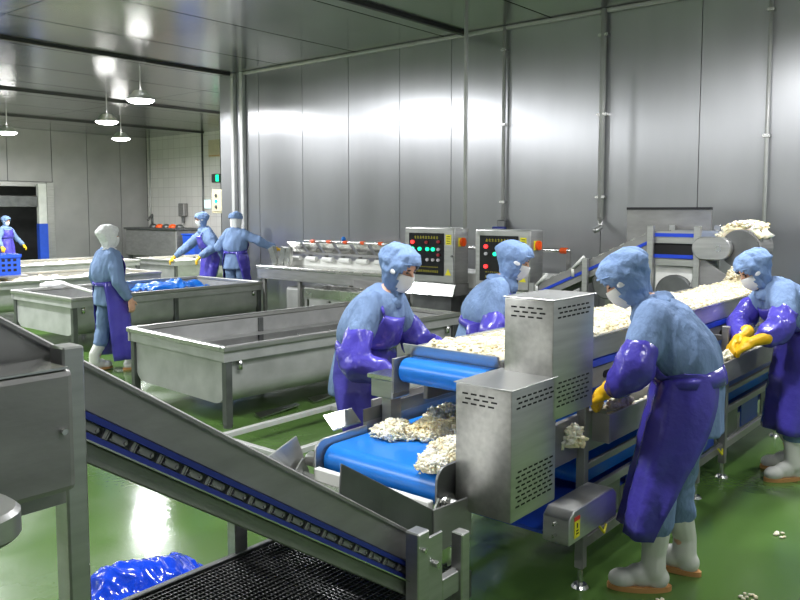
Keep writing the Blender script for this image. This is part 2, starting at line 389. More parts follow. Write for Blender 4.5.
# ================================================================== TUBS
def trough(x0, x1, y0, y1, z, label, name='steel_tub', nleg=3, detail=True):
    t = thing(name, label, 'tub', ((x0+x1)/2, (y0+y1)/2, 0), 0, 'stainless steel soaking tubs')
    f = 0.055
    # rim: folded flange of four bars
    for nm, b in (('rim_side', (x0, x1, y0, y0+f)), ('rim_side', (x0, x1, y1-f, y1)), ('rim_end', (x0, x0+f, y0+f+0.0005, y1-f-0.0005)), ('rim_end', (x1-f, x1, y0+f+0.0005, y1-f-0.0005))):
        MB().box(*b, z-0.045, z).build(nm, 'steel_brushed_x', t, bevel=0.008)
    for b in ((x0+0.01, x1-0.01, y0+0.02, y0+0.045), (x0+0.01, x1-0.01, y1-0.045, y1-0.02), (x0+0.02, x0+0.045, y0+0.05, y1-0.05), (x1-0.045, x1-0.02, y0+0.05, y1-0.05)):
        MB().box(*b, z-0.125, z-0.046).build('rim_skirt', 'tank_steel', t)
    # U shaped body
    r = 0.16; ya, yb = y0+0.06, y1-0.06; zb = 0.17
    prof = [(ya, z-0.046)] + [(ya+r-r*math.cos(a*math.pi/12), zb+r-r*math.sin(a*math.pi/12)) for a in range(7)] + \
           [(yb-r+r*math.sin(a*math.pi/12), zb+r-r*math.cos(a*math.pi/12)) for a in range(7)] + [(yb, z-0.046)]
    inn = [(p[0]+(0.006 if p[0] < (ya+yb)/2 else -0.006), p[1]+(0.006 if p[1] < z-0.05 else 0)) for p in prof]
    mb = MB(); mb.loft([[(x, p[0], p[1]) for p in prof] + [(x, p[0], p[1]) for p in inn[::-1]] for x in (x0+0.06, x1-0.06)])
    auto(mb.build('body', 'tank_steel', t), 30)
    for x in (x0+0.057, x1-0.057):
        MB().poly([(x, p[0], p[1]) for p in prof], (0.008, 0, 0)).build('end_panel', 'tank_steel', t)
    # legs, braces, feet
    for k in range(nleg):
        xx = x0+0.06+(x1-x0-0.12)*k/(nleg-1)
        for yy in (y0+0.055, y1-0.055):
            MB().box(xx-0.03, xx+0.03, yy-0.03, yy+0.03, 0.02, z-0.05).build('leg', 'steel_dark', t, bevel=0.004)
            MB().cyl((xx, yy, 0), (xx, yy, 0.02), 0.035, seg=12).build('foot', 'steel_dark', t)
    if detail:
        MB().cyl((x0+0.17, y0+0.04, z-0.2), (x0+0.17, y0+0.04, z-0.126), 0.022).build('drain_stub', 'steel_bright', t, smooth=True)
        MB().cyl((x1-0.17, y0+0.04, z-0.2), (x1-0.17, y0+0.04, z-0.126), 0.022).build('drain_stub', 'steel_bright', t, smooth=True)
        for k in range(2): MB().cyl((x0+0.75+0.35*k, y0+0.03, z), (x0+0.75+0.35*k, y0+0.03, z+0.02), 0.007, seg=8).build('stud', 'steel_bright', t)
        MB().box(x0+0.4, x1-0.3, yb-0.16, yb-0.006, z-0.2, z-0.192).build('inner_ledge', 'tank_steel', t)
    return t
tub = trough(3.65, 6.52, 4.85, 6.4, 0.65, 'empty steel tub nearest the camera, behind the inclined conveyor')
tub.rotation_euler = (0, 0, R(-3.5)); tub.location = Vector((3.72, 4.88, 0)) + Matrix.Rotation(R(-3.5), 3, 'Z') @ Vector((1.435, 0.775, 0))
trough(4.64, 7.6, 9.0, 10.62, 0.65, 'empty steel tub behind the worker with white hairnet')
trough(4.9, 7.75, 11.85, 13.4, 0.65, 'steel tub filled with white food, just behind the blue-sheet tub', detail=False)
trough(5.6, 9.3, 15.0, 16.7, 0.65, 'steel tub of white food at left, below the doorway', detail=False)
trough(9.6, 12.6, 14.2, 15.7, 0.65, 'distant steel tub of white food under the tiled wall', detail=False)
bed('food_bed', 'white shredded food filling tub just behind the blue-sheet tub', 4.98, 7.67, 11.93, 13.32, 0.48, 0.135, 0.04, 3.0)
bed('food_bed', 'white shredded food in tub at left below the doorway', 5.68, 9.22, 15.08, 16.62, 0.48, 0.135, 0.05, 5.0)
bed('food_bed', 'white shredded food in distant tub under the tiled wall', 9.68, 12.52, 14.28, 15.62, 0.48, 0.135, 0.05, 8.0)
# blue plastic sheet lying in the second tub
mb = MB(); V = []
for i in range(25):
    V.append([mb.bm.verts.new((6.25+0.045*i, 9.92+0.04*j+0.05*math.sin(i*0.4), 0.43+0.13*abs(noise.noise(Vector((i*0.25, j*0.3, 2.0))))+0.10*math.sin(i/24*math.pi)*math.sin(j/15*math.pi)+0.09)) for j in range(16)])
for i in range(24):
    for j in range(15): mb.bm.faces.new((V[i][j], V[i+1][j], V[i+1][j+1], V[i][j+1]))
bmesh.ops.solidify(mb.bm, geom=list(mb.bm.faces), thickness=0.006)
t2s = tag(mb.build('plastic_sheet', 'blue_belt', smooth=True, origin=(6.8, 10.0, 0.3)), 'crumpled bright blue plastic sheet lying in empty tub', 'sheet')
# long handled white mop laid across the second tub
t = thing('mop', 'white mop with long pale handle held over the tub corner', 'mop', (5.16, 10.28, 0.65))
MB().cyl((5.16, 10.28, 0.73), (4.40, 7.84, 0.79), 0.017, seg=8).build('handle', 'white_plastic', t, smooth=True)
mb = MB()
for k in range(26):
    a = random.uniform(-0.5, 0.5); q = random.random()
    mb.cyl((5.16+random.uniform(-.05, .05), 10.26, 0.68+random.uniform(0, .05)), (5.19+0.14*math.sin(a*4)+random.uniform(-.04, .04), 10.26+0.33*math.cos(a), 0.655+random.uniform(0.0, .07)), 0.018, 0.012, seg=6)
mb.sph((5.17, 10.3, 0.70), (0.09, 0.08, 0.05)); mb.sph((5.2, 10.47, 0.69), (0.12, 0.11, 0.05))
link('mop_head', remesh(mb, 0.012, 2), 'hairnet', t, True)

# blue perforated crate standing on the rim of the filled tub
t = thing('plastic_crate', 'blue perforated plastic crate at left edge of picture', 'crate', (5.5, 13.05, 0.66))
x0, x1, y0, y1, z0, z1 = 5.2, 5.8, 12.85, 13.35, 0.66, 0.99
MB().box(x0, x1, y0, y1, z0, z0+0.02).build('bottom', 'blue_plastic', t)
for b in ((x0, x1, y0, y0+0.02), (x0, x1, y1-0.02, y1), (x0, x0+0.02, y0+.021, y1-.021), (x1-0.02, x1, y0+.021, y1-.021)):
    MB().box(*b, z0+0.021, z1).build('side', 'blue_plastic', t)
mb = MB()
mb.box(x0-0.015, x1+0.015, y0-0.015, y0, z1-0.05, z1); mb.box(x0-0.015, x0, y0, y1, z1-0.05, z1); mb.box(x0-0.015, x1+0.015, y1, y1+0.015, z1-0.05, z1); mb.box(x1, x1+0.015, y0, y1, z1-0.05, z1)
mb.build('rim', 'blue_plastic', t)
sl = shared(lambda m: m.box(-0.025, 0.025, -0.003, 0.003, -0.02, 0.02), 'slot_dark')
for i in range(6):
    for j in range(3): piece('slot', sl, t, (x0+0.06+0.09*i, y0-0.001, z0+0.08+0.08*j))
for i in range(5):
    for j in range(3): piece('slot', sl, t, (x0-0.001, y0+0.06+0.09*i, z0+0.08+0.08*j), (0, 0, R(90)))
MB().box(5.15, 5.85, 12.6, 13.42, 0.6505, 0.659).build('support_board', 'steel_dull', t)

# ================================================================== INCLINED CONVEYOR IN FRONT
TH = math.atan(0.66)
def eg(x): return 1.39 - 0.66*(x-0.8)
t = thing('inclined_conveyor', 'steel inclined conveyor with blue side strips rising toward left foreground', 'conveyor', (1.3, 1.9, 0))
def slab(xa, xb, oa, ob, yc, th):
    return [(xa, yc, eg(xa)-oa), (xb, yc, eg(xb)-oa), (xb, yc, eg(xb)-ob), (xa, yc, eg(xa)-ob)], (0, th, 0)
XA, XB = 0.25, 1.86
MB().poly(*slab(XA, XB+0.05, 0.0, 0.10, 1.50, 0.012)).build('side_plate', 'steel_dull', t, bevel=0.003)
MB().poly(*slab(XA, XB+0.05, -0.004, 0.012, 1.497, 0.024)).build('edge_lip', 'steel_dull', t, bevel=0.003)
MB().poly(*slab(XA, XB+0.05, 0.10, 0.16, 1.508, 0.012)).build('chain_channel', 'steel_dark', t)
MB().poly(*slab(XA, XB, 0.101, 0.1165, 1.488, 0.026)).build('guide_strip', 'blue_strip', t)
MB().poly(*slab(XA, XB, 0.1435, 0.158, 1.488, 0.026)).build('guide_strip', 'blue_strip', t)
MB().poly(*slab(XA, XB, 0.1585, 0.1625, 1.472, 0.06)).build('rail_lip', 'steel_bright', t)
MB().poly(*slab(XA, XB+0.05, 0.163, 0.208, 1.485, 0.03)).build('lower_rail', 'steel_dull', t, bevel=0.003)
def lk(m):
    m.box(-0.02, 0.02, -0.003, 0.003, -0.007, 0.007)
    for s in (-1, 1): m.cyl((s*0.017, -0.006, 0), (s*0.017, 0.003, 0), 0.004, seg=8)
lkm = shared(lk, 'steel_dull')
def ln(m):
    m.box(-0.004, 0.004, -0.006, 0.0, -0.01, 0.01); m.box(0.006, 0.009, -0.006, 0.0, -0.01, 0.01)
lnm = shared(ln, 'steel_dull')
k = 0
x = XA+0.02
while x < XB-0.02:
    piece('chain_link', lkm if k % 2 else lnm, t, (x, 1.488, eg(x)-0.130), (0, TH, 0)); x += 0.031; k += 1
# inner belt with cleats, far plate
MB().poly([(XA, 1.93, eg(XA)-0.125), (XB, 1.93, eg(XB)-0.125), (XB, 1.93, eg(XB)-0.14), (XA, 1.93, eg(XA)-0.14)], (0, 0.78, 0)).build('belt', 'white_plastic', t)
x = XA+0.1
clm = shared(lambda m: m.box(-0.006, 0.006, -0.37, 0.37, 0, 0.045), 'white_plastic')
while x < XB-0.05: piece('cleat', clm, t, (x, 1.93, eg(x)-0.125), (0, TH, 0)); x += 0.2
MB().poly([(XA, 2.35, eg(XA)+0.13), (1.55, 2.35, eg(1.55)+0.13), (2.0, 2.35, 0.70), (2.0, 2.35, 0.45), (XA, 2.35, eg(XA)-0.2)], (0, 0.012, 0)).build('side_plate', 'steel_dull', t, bevel=0.003)
MB().poly([(XA, 2.345, eg(XA)+0.13), (1.55, 2.345, eg(1.55)+0.13), (1.55, 2.345, eg(1.55)+0.115), (XA, 2.345, eg(XA)+0.115)], (0, 0.03, 0)).build('edge_lip', 'steel_dull', t)
# posts
for (xa, xb, ya, yb, zz) in ((0.715, 0.758, 1.425, 1.478, 1.442), (0.715, 0.758, 2.357, 2.41, 1.5), (1.765, 1.82, 1.41, 1.462, 0.745), (2.015, 2.06, 1.43, 1.475, 0.66), (1.835, 1.895, 2.358, 2.41, 0.7)):
    MB().box(xa, xb, ya, yb, 0.012, zz).build('post', 'steel', t, bevel=0.004)
    MB().cyl(((xa+xb)/2, (ya+yb)/2, 0), ((xa+xb)/2, (ya+yb)/2, 0.012), 0.05).build('foot', 'steel_dark', t)
MB().box(1.821, 1.925, 1.44, 1.45, 0.42, 0.70).build('tension_plate', 'steel', t, bevel=0.003)
MB().cyl((1.88, 1.439, 0.61), (1.88, 1.42, 0.61), 0.012, seg=6).build('bolt', 'steel_bright', t)
MB().cyl((1.79, 1.409, 0.69), (1.79, 1.40, 0.69), 0.008, seg=6).build('bolt', 'steel_bright', t)
MB().box(1.926, 2.014, 1.44, 1.47, 0.47, 0.54).build('cross_bar', 'steel', t, bevel=0.003)
MB().box(0.3, 1.764, 1.44, 1.47, 0.30, 0.34).build('lower_bar', 'steel_dark', t)
# hopper plates at the low end
MB().poly([(1.60, 1.565, 0.97), (2.03, 1.565, 0.705), (2.05, 1.565, 0.55), (1.95, 1.565, 0.50), (1.58, 1.565, 0.78)], (0, 0.008, 0)).build('hopper_plate', 'steel_dark', t, bevel=0.002)
MB().poly([(2.03, 1.56, 0.705), (2.25, 1.56, 0.69), (2.25, 1.56, 0.55), (2.03, 1.56, 0.55)], (0, 0.008, 0)).build('hopper_plate', 'steel_dull', t, bevel=0.002)
MB().poly([(1.98, 2.335, 0.74), (2.13, 2.335, 0.79), (2.2, 2.335, 0.62), (2.02, 2.335, 0.52)], (0, 0.008, 0)).build('hopper_plate', 'steel', t, bevel=0.002)
MB().poly([(2.16, 1.58, 0.635), (2.16, 2.32, 0.635), (1.93, 2.32, 0.50), (1.93, 1.58, 0.50)], (0.004, 0, -0.006)).build('chute_plate', 'steel_bright', t)
MB().poly([(2.14, 1.62, 0.70), (2.14, 1.62, 0.56), (1.98, 1.60, 0.53)], (0, 0.008, 0)).build('chute_wing', 'steel', t)
MB().poly([(2.14, 2.31, 0.70), (2.14, 2.31, 0.56), (1.98, 2.31, 0.53)], (0, 0.008, 0)).build('chute_wing', 'steel', t)
# cover box and bar at the top left
MB().box(0.2, 0.700, 1.355, 1.415, 1.19, 1.415).build('cover_box', 'steel_dull', t, bevel=0.012, segs=2)
MB().box(0.2, 0.69, 1.356, 1.47, 1.4155, 1.419).build('cover_lip', 'steel_bright', t)
MB().cyl((0.675, 1.354, 1.305), (0.675, 1.345, 1.305), 0.006, seg=8).build('bolt', 'steel_bright', t)
MB().box(0.2, 0.70, 1.40, 1.424, 1.155, 1.183).build('cross_bar', 'steel_dull', t)

# round cornered steel stand at the left edge
t = thing('steel_stand', 'rounded steel table corner at lower left edge of picture', 'table', (-0.1, 1.055, 0))
def rrect(x0, x1, y0, y1, r, z):
    P = []
    for cx, cy, a0 in ((x1-r, y1-r, 0), (x0+r, y1-r, 90), (x0+r, y0+r, 180), (x1-r, y0+r, 270)):
        for k in range(7): P.append((cx+r*math.cos(R(a0+15*k)), cy+r*math.sin(R(a0+15*k)), z))
    return P
mb = MB(); mb.loft([rrect(-0.6, 0.455, 0.985, 1.125, 0.06, z) for z in (1.28, 1.32)]); auto(mb.build('table_top', 'steel', t, bevel=0.006))
MB().cyl((-0.1, 1.055, 0.03), (-0.1, 1.055, 1.279), 0.035).build('leg', 'steel_dull', t, smooth=True)
MB().cyl((-0.1, 1.055, 0), (-0.1, 1.055, 0.03), 0.2, seg=24).build('base', 'steel_dull', t)

# ================================================================== MESH BELT CONVEYOR UNDER IT
t = thing('mesh_belt_conveyor', 'low dark rod mesh belt conveyor below the inclined one', 'conveyor', (1.4, 2.0, 0))
ML, MR, MY0, MY1, MZ = 0.35, 2.3, 1.60, 2.36, 0.38
mb = MB()
x = ML
while x < MR: mb.cyl((x, MY0+0.02, MZ), (x, MY1-0.02, MZ), 0.0032, seg=6); x += 0.016
ob = mb.build('belt_rods', 'mesh_rod', t, smooth=True); ob['kind'] = 'stuff'
mb = MB(); y = MY0+0.03
while y < MY1-0.02: mb.box(ML, MR, y-0.0022, y+0.0022, MZ-0.003, MZ+0.006); y += 0.024
ob = mb.build('belt_links', 'mesh_rod', t); ob['kind'] = 'stuff'
for yy in (MY0, MY1): MB().box(ML, MR, yy-0.012, yy+0.012, MZ-0.09, MZ+0.012).build('side_rail', 'steel_dark', t, bevel=0.003)
MB().box(ML, MR, MY0+0.02, MY1-0.02, MZ-0.06, MZ-0.05).build('drip_pan', 'slot_dark', t)
for xx in (0.6, 1.3, 2.2):
    for yy in (MY0, MY1): MB().box(xx-0.02, xx+0.02, yy-0.01, yy+0.01, 0, MZ-0.091).build('leg', 'steel_dark', t)
MB().box(1.91, 1.96, 2.44, 2.49, 0, 0.62).build('guard_post', 'blue_frame', t, bevel=0.004)
MB().box(1.961, 2.35, 2.45, 2.48, 0.44, 0.48).build('guard_bar', 'steel', t)
MB().box(1.91, 1.96, 2.373, 2.439, 0.3, 0.34).build('guard_bracket', 'blue_frame', t)

# blue plastic bag on the floor
mb = MB(); mb.sph((1.82, 3.02, 0.03), (0.2, 0.18, 0.15), 20); mb.sph((1.98, 3.0, 0.02), (0.18, 0.14, 0.08), 16); mb.sph((1.72, 2.99, 0.03), (0.14, 0.18, 0.09), 16)
me = remesh(mb, 0.014, 1); wrinkle(me, 0.05, 4.5, 3.0, (1, 1, 0.6)); wrinkle(me, 0.02, 11, 9.0, (1.6, 0.7, 1))
for v in me.vertices: v.co.z = max(0.003, v.co.z)
tag(link('plastic_bag', me, 'blue_bag', None, True, (1.75, 3.0, 0)), 'crumpled shiny blue plastic bag on the green floor', 'bag')

# low angle-iron frame on the floor in front of the nearest tub
t = thing('floor_frame', 'low bare steel frame on the floor before nearest tub', 'frame', (3.9, 4.1, 0))
for nm, b in (('bar', (3.3, 5.6, 4.42, 4.46, 0.10, 0.14)), ('bar', (3.3, 5.6, 3.76, 3.80, 0.10, 0.14)), ('cross_bar', (3.3, 3.34, 3.802, 4.418, 0.10, 0.14)), ('cross_bar', (5.56, 5.6, 3.802, 4.418, 0.10, 0.14)), ('cross_bar', (4.4, 4.44, 3.802, 4.418, 0.10, 0.14))):
    MB().box(*b).build(nm, 'trim_pale', t, bevel=0.004)
for xx in (3.32, 5.58):
    for yy in (3.78, 4.44): MB().box(xx-0.018, xx+0.018, yy-0.018, yy+0.018, 0, 0.099).build('leg', 'steel', t)
# scraps lying under the tub
for k, (xx, yy, lb) in enumerate(((4.35, 5.0, 'thin steel offcut strip under nearest tub beside its leg'), (5.0, 5.05, 'bright flat steel offcut under middle of nearest tub'), (5.7, 4.62, 'flat pale steel offcut before right end of nearest tub'))):
    MBs = MB(); MBs.poly([(xx-0.25, yy-0.08, 0.012), (xx+0.22, yy-0.05, 0.03), (xx+0.28, yy+0.08, 0.012), (xx-0.2, yy+0.06, 0.02)], (0, 0, 0.006))
    tag(MBs.build('steel_offcut', 'steel_bright', origin=(xx, yy, 0.0)), lb, 'offcut', 'steel offcuts on the floor')

# ================================================================== SORTING LINE
t = thing('sorting_conveyor', 'two-tier steel sorting conveyor with bright blue belts', 'conveyor', (4.6, 1.95, 0))
LX1 = 6.95
def belt(nm, x0, x1, y0, y1, zt, r, material='blue_belt'):
    P = []
    for k in range(13): a = R(90+15*k); P.append((x0+r+r*math.cos(a), zt-r+r*math.sin(a)))
    for k in range(13): a = R(-90+15*k); P.append((x1-r+r*math.cos(a), zt-r+r*math.sin(a)))
    mb = MB(); mb.loft([[(p[0], yy, p[1]) for p in P] for yy in (y0, y1)]); return auto(mb.build(nm, material, t), 35)
belt('lower_belt', 2.195, LX1, 1.655, 2.245, 0.745, 0.062)
belt('upper_belt', 2.535, LX1, 1.72, 2.135, 1.065, 0.052)
belt('return_belt', 3.3, LX1, 1.68, 2.22, 0.50, 0.045)
# lower tier cheeks, guards, rails
def cheek(yc, x0, x1, z0, z1, m):
    r = 0.055; P = [(x1, z0), (x1, z1)] + [(x0+r-r*math.sin(R(18*k)), z1-r+r*math.cos(R(18*k))) for k in range(6)] + [(x0, z0+0.02), (x0+0.02, z0)]
    MB().poly([(p[0], yc, p[1]) for p in P], (0, 0.012, 0)).build('end_cheek', m, t, bevel=0.002)
cheek(2.262, 2.16, 2.47, 0.60, 0.775, 'steel'); cheek(1.632, 2.14, 2.44, 0.60, 0.80, 'steel_dark')
MB().poly([(2.28, 2.275, 0.79), (2.28, 2.33, 0.84), (2.45, 2.33, 0.84), (2.45, 2.275, 0.79)], (0, 0.004, 0.006)).build('belt_guard', 'steel_bright', t)
MB().box(2.455, 3.3, 2.262, 2.268, 0.79, 0.845).build('belt_guard', 'steel_dark', t)
for yy in (1.62, 2.28): MB().box(2.54 if yy < 2 else 2.48, LX1, yy-0.012, yy+0.012, 0.60, 0.79).build('lower_rail', 'steel_dull', t, bevel=0.003)
MB().box(2.135, 2.165, 1.66, 2.24, 0.625, 0.675).build('scraper', 'white_plastic', t, bevel=0.004)
MB().cyl((2.18, 1.60, 0.68), (2.18, 1.625, 0.68), 0.03).cyl((2.18, 1.57, 0.68), (2.18, 1.60, 0.68), 0.014).build('roller_bearing', 'steel_bright', t, smooth=False)
MB().cyl((2.2, 2.27, 0.68), (2.2, 2.33, 0.68), 0.03).build('roller_bearing', 'steel', t)
# upper tier: side walls around the belt, end stop, blue lines, slotted rails
for yy, s in ((1.695, -1), (2.16, 1)):
    MB().box(2.64, LX1, yy-0.012, yy+0.012, 0.99, 1.092).build('tray_wall', 'steel', t, bevel=0.003)
    MB().box(2.64, LX1, yy-0.018 if s < 0 else yy-0.004, yy+0.004 if s < 0 else yy+0.02, 1.0925, 1.10).build('tray_lip', 'steel_bright', t)
    MB().box(2.75, LX1, yy-0.02 if s < 0 else yy-0.004, yy+0.004 if s < 0 else yy+0.02, 0.955, 0.985).build('guide_strip', 'blue_line', t)
    MB().box(2.75, LX1, yy-0.012, yy+0.012, 0.85, 0.95).build('upper_rail', 'steel_dull', t, bevel=0.003)
MB().poly([(2.63, 1.684, 1.07), (2.63, 2.172, 1.07), (2.61, 2.172, 1.122), (2.61, 1.684, 1.122)], (0.012, 0, 0)).build('end_stop', 'steel', t, bevel=0.002)
om = shared(lambda m: m.box(-0.07, 0.07, -0.002, 0.002, -0.018, 0.018).cyl((-0.07, -0.002, 0), (-0.07, 0.002, 0), 0.018, seg=10).cyl((0.07, -0.002, 0), (0.07, 0.002, 0), 0.018, seg=10), 'slot_dark')
x = 2.95
while x < LX1: piece('rail_slot', om, t, (x, 1.682, 0.90)); x += 0.34
# bearing brackets at the belt end, far side
MB().box(2.52, 2.63, 2.15, 2.162, 0.92, 1.07).build('bearing_plate', 'steel_dull', t, bevel=0.002)
MB().box(2.54, 2.66, 2.175, 2.30, 0.885, 0.965).build('bearing_box', 'steel', t, bevel=0.005)
MB().box(2.53, 2.67, 2.165, 2.315, 0.9655, 0.985).build('bearing_lid', 'steel_bright', t, bevel=0.004)
MB().box(2.56, 2.63, 2.20, 2.25, 0.751, 0.884).build('bearing_stand', 'steel', t)
MB().box(2.46, 2.62, 1.69, 1.70, 0.92, 1.07).build('bearing_plate', 'steel_dull', t, bevel=0.002)
MB().cyl((2.54, 1.56, 1.01), (2.54, 1.69, 1.01), 0.015).build('shaft', 'steel_bright', t, smooth=True)
# uprights, feet, bottom rails, blue shelf panels
for xx in (3.17, 4.62, 5.1, 6.3):
    for yy in (1.63, 2.27):
        s = -1 if yy < 2 else 1
        y0_, y1_ = (yy-0.055, yy-0.0125) if s < 0 else (yy+0.0225, yy+0.065)
        MB().box(xx-0.02, xx+0.02, y0_, y1_, 0.09, 0.97).build('leg', 'steel_dull', t, bevel=0.003)
        MB().cyl((xx, (y0_+y1_)/2, 0.012), (xx, (y0_+y1_)/2, 0.09), 0.012, seg=10).cyl((xx, (y0_+y1_)/2, 0), (xx, (y0_+y1_)/2, 0.014), 0.04, 0.03, seg=16).build('levelling_foot', 'steel_bright', t)
        MB().box(xx-0.015, xx+0.015, (yy-0.012 if s < 0 else 2.173), (1.682 if s < 0 else yy+0.0225), 0.88, 0.91).build('bracket', 'steel_dull', t)
for yy in (1.6, 2.31):
    for z0, z1 in ((0.17, 0.22), (0.40, 0.44), (0.53, 0.56)): MB().box(3.191, LX1, yy-0.012, yy+0.012, z0, z1).build('frame_rail', 'steel_dull', t, bevel=0.003)
MB().box(2.9, LX1, 1.64, 2.26, 0.32, 0.335).build('shelf_panel', 'blue_frame', t)
for k in range(8): MB().box(3.24+0.46*k, 3.62+0.46*k, 1.618, 1.626, 0.225, 0.395).build('blue_panel', 'blue_frame' if k % 2 else 'steel_dark', t)
for k in range(4): MB().box(2.5+1.3*k, 2.54+1.3*k, 1.64, 2.26, 0.62, 0.66).build('cross_bar', 'steel_dark', t)
# side trays at working height
for y0_, y1_, s in ((1.515, 1.572, -1), (2.34, 2.50, 1)):
    pass
MB().box(3.22, LX1, 1.50, 1.572, 0.735, 0.743).build('side_tray', 'steel', t)
MB().box(3.22, LX1, 1.49, 1.50, 0.67, 0.80).build('tray_front', 'steel_dull', t, bevel=0.003)
MB().box(3.21, 3.219, 1.49, 1.572, 0.67, 0.80).build('tray_end', 'steel_dull', t)
MB().box(2.75, LX1, 2.34, 2.48, 0.735, 0.743).build('side_tray', 'steel', t)
MB().box(2.75, LX1, 2.48, 2.49, 0.70, 0.80).build('tray_front', 'steel_dull', t, bevel=0.003)
# drive covers with vent slots
def cover(x0, x1, y0, y1, z0, z1, rows_low):
    b = auto(MB().box(x0, x1, y0, y1, z0, z1).build('drive_cover', 'steel_brushed_x', t, bevel=0.006, segs=2), 30)
    MB().box(x0-0.004, x1+0.004, y0-0.004, y1+0.006, z1+0.0005, z1+0.004).build('lid', 'steel', b, bevel=0.001)
    for r in range(3):
        for k in range(4):
            piece('vent_slot', vsy, b, (x0, y1-0.042-0.036*k-(0.012 if r % 2 else 0), z1-0.032-0.017*r))
    n = int((x1-x0-0.05)/0.036)
    for r in list(range(3)) + [10+q for q in range(rows_low)]:
        for k in range(n):
            piece('vent_slot', vsx, b, (x0+0.042+0.036*k+(0.012 if r % 2 else 0), y0, z1-0.03-0.017*r if r < 10 else z0+0.05+0.017*(r-10)))
vsy = shared(lambda m: m.box(-0.001, 0.001, -0.012, 0.012, -0.003, 0.003), 'slot_dark')
vsx = shared(lambda m: m.box(-0.012, 0.012, -0.001, 0.001, -0.003, 0.003), 'slot_dark')
cover(2.225, 2.53, 1.38, 1.612, 0.64, 1.095, 8)
cover(2.50, 2.82, 1.38, 1.588, 0.935, 1.375, 6)
MB().box(2.3, 2.43, 1.613, 1.625, 0.66, 0.78).build('cover_mount', 'steel_dark', t)
MB().box(2.55, 2.8, 1.589, 1.682, 0.94, 1.0).build('cover_mount', 'steel_dark', t)
# small junction box low on the frame with warning sticker
jb = auto(MB().poly([(2.76, 1.50, 0.365), (3.19, 1.50, 0.365), (3.19, 1.50, 0.47), (3.15, 1.50, 0.50), (2.80, 1.50, 0.50), (2.76, 1.50, 0.47)], (0, 0.12, 0)).build('junction_box', 'steel', t, bevel=0.004), 30)
MB().box(2.80, 2.845, 1.4375, 1.4395, 0.385, 0.455).build('sticker', 'yellow', jb)
MB().box(2.80, 2.845, 1.4375, 1.4395, 0.456, 0.472).build('sticker_head', 'red_label', jb)
MB().box(2.812, 2.833, 1.4365, 1.4374, 0.40, 0.405).box(2.812, 2.833, 1.4365, 1.4374, 0.412, 0.417).box(2.818, 2.827, 1.4365, 1.4374, 0.425, 0.445).build('sticker_print', 'black_panel', jb)
for zz in (0.40, 0.45): MB().cyl((2.758, 1.5, zz), (2.735, 1.5, zz), 0.007, seg=8).build('bolt', 'steel_bright', jb)
MB().box(2.9, 2.95, 1.561, 1.61, 0.37, 0.44).build('box_mount', 'steel_dark', t)
MB().box(2.9, 3.16, 1.588, 1.612, 0.37, 0.40).build('box_rail', 'steel_dark', t)
for xx, zz in ((3.3, 0.25), (4.95, 0.22)): MB().tube([(xx, 1.575, zz), (xx+0.03, 1.56, zz-0.04), (xx+0.08, 1.575, zz-0.02)], 0.006).build('cable_tie', 'yellow', t)

# product on the line
heap('food_heap', 'pale yellow shredded food clump at far side of the blue belt end', [(2.50, 2.13, 0.748, 0.10, 0.09, 0.06), (2.60, 2.02, 0.748, 0.12, 0.09, 0.065), (2.70, 1.95, 0.748, 0.10, 0.08, 0.05)], 1900, 0.0085, 1)
heap('food_heap', 'pale yellow shredded food clump spilling over near corner of blue belt', [(2.36, 1.75, 0.748, 0.13, 0.085, 0.065), (2.47, 1.79, 0.748, 0.12, 0.10, 0.06), (2.26, 1.73, 0.748, 0.075, 0.06, 0.045), (2.6, 1.76, 0.748, 0.1, 0.08, 0.05)], 2000, 0.0085, 2)
heap('food_heap', 'greyish shredded food clump in shade beneath the upper tier', [(2.85, 2.12, 0.748, 0.14, 0.08, 0.055), (3.02, 2.0, 0.748, 0.12, 0.08, 0.05), (3.2, 2.1, 0.748, 0.12, 0.08, 0.05), (3.4, 1.95, 0.748, 0.14, 0.1, 0.05), (2.95, 1.8, 0.748, 0.1, 0.08, 0.04)], 1500, 0.010, 3)
heap('food_heap', 'white food clump hanging below the tray end beside drive cover', [(3.07, 1.60, 0.675, 0.06, 0.05, 0.09)], 160, 0.016, 4)
bed('food_bed', 'white shredded food filling the upper tier of sorting conveyor', 2.64, LX1-0.05, 1.712, 2.142, 1.0665, 0.056, 0.0135, 4.0, strew=5000, size=0.0115, edge=0.04)
bed('food_bed', 'white food strip in the side tray before the stooping workers', 3.25, 6.8, 1.503, 1.57, 0.7435, 0.04, 0.014, 6.0, strew=500, size=0.016, edge=0.015)
for k, (xx, lb) in enumerate(((3.42, 'white food lump under yellow gloves of tallest worker'), (4.9, 'white food lump under yellow gloves of worker at right edge'))):
    heap('food_heap', lb, [(xx, 1.545, 0.79, 0.12, 0.035, 0.04)], 120, 0.016, 20+k, 'product_white')

# ================================================================== MACHINES ALONG THE BACK WALL
# grading bench with guide stations
t = thing('grading_bench', 'long steel grading bench with angled guides along back wall', 'machine', (7.95, 7.5, 0))
BY0, BY1 = 6.05, 9.05
MB().box(7.5, 8.35, BY0, BY1, 0.85, 0.89).build('bench_top', 'steel_bright', t, bevel=0.006)
MB().box(7.52, 7.54, BY0, BY1, 0.70, 0.849).build('front_apron', 'steel', t, bevel=0.003)
MB().box(7.62, 8.3, BY0+0.25, BY1-0.5, 0.22, 0.60).build('under_tank', 'tank_steel', t, bevel=0.04, segs=3)
for yy in (BY0+0.1, 7.2, 8.2, BY1-0.1):
    for xx in (7.58, 8.28): MB().box(xx-0.025, xx+0.025, yy-0.025, yy+0.025, 0, 0.85).build('leg', 'steel_dull', t, bevel=0.003)
MB().box(7.9, 7.93, BY0, BY1-0.3, 0.89, 1.0).build('roller_frame', 'white_plastic', t, bevel=0.003)
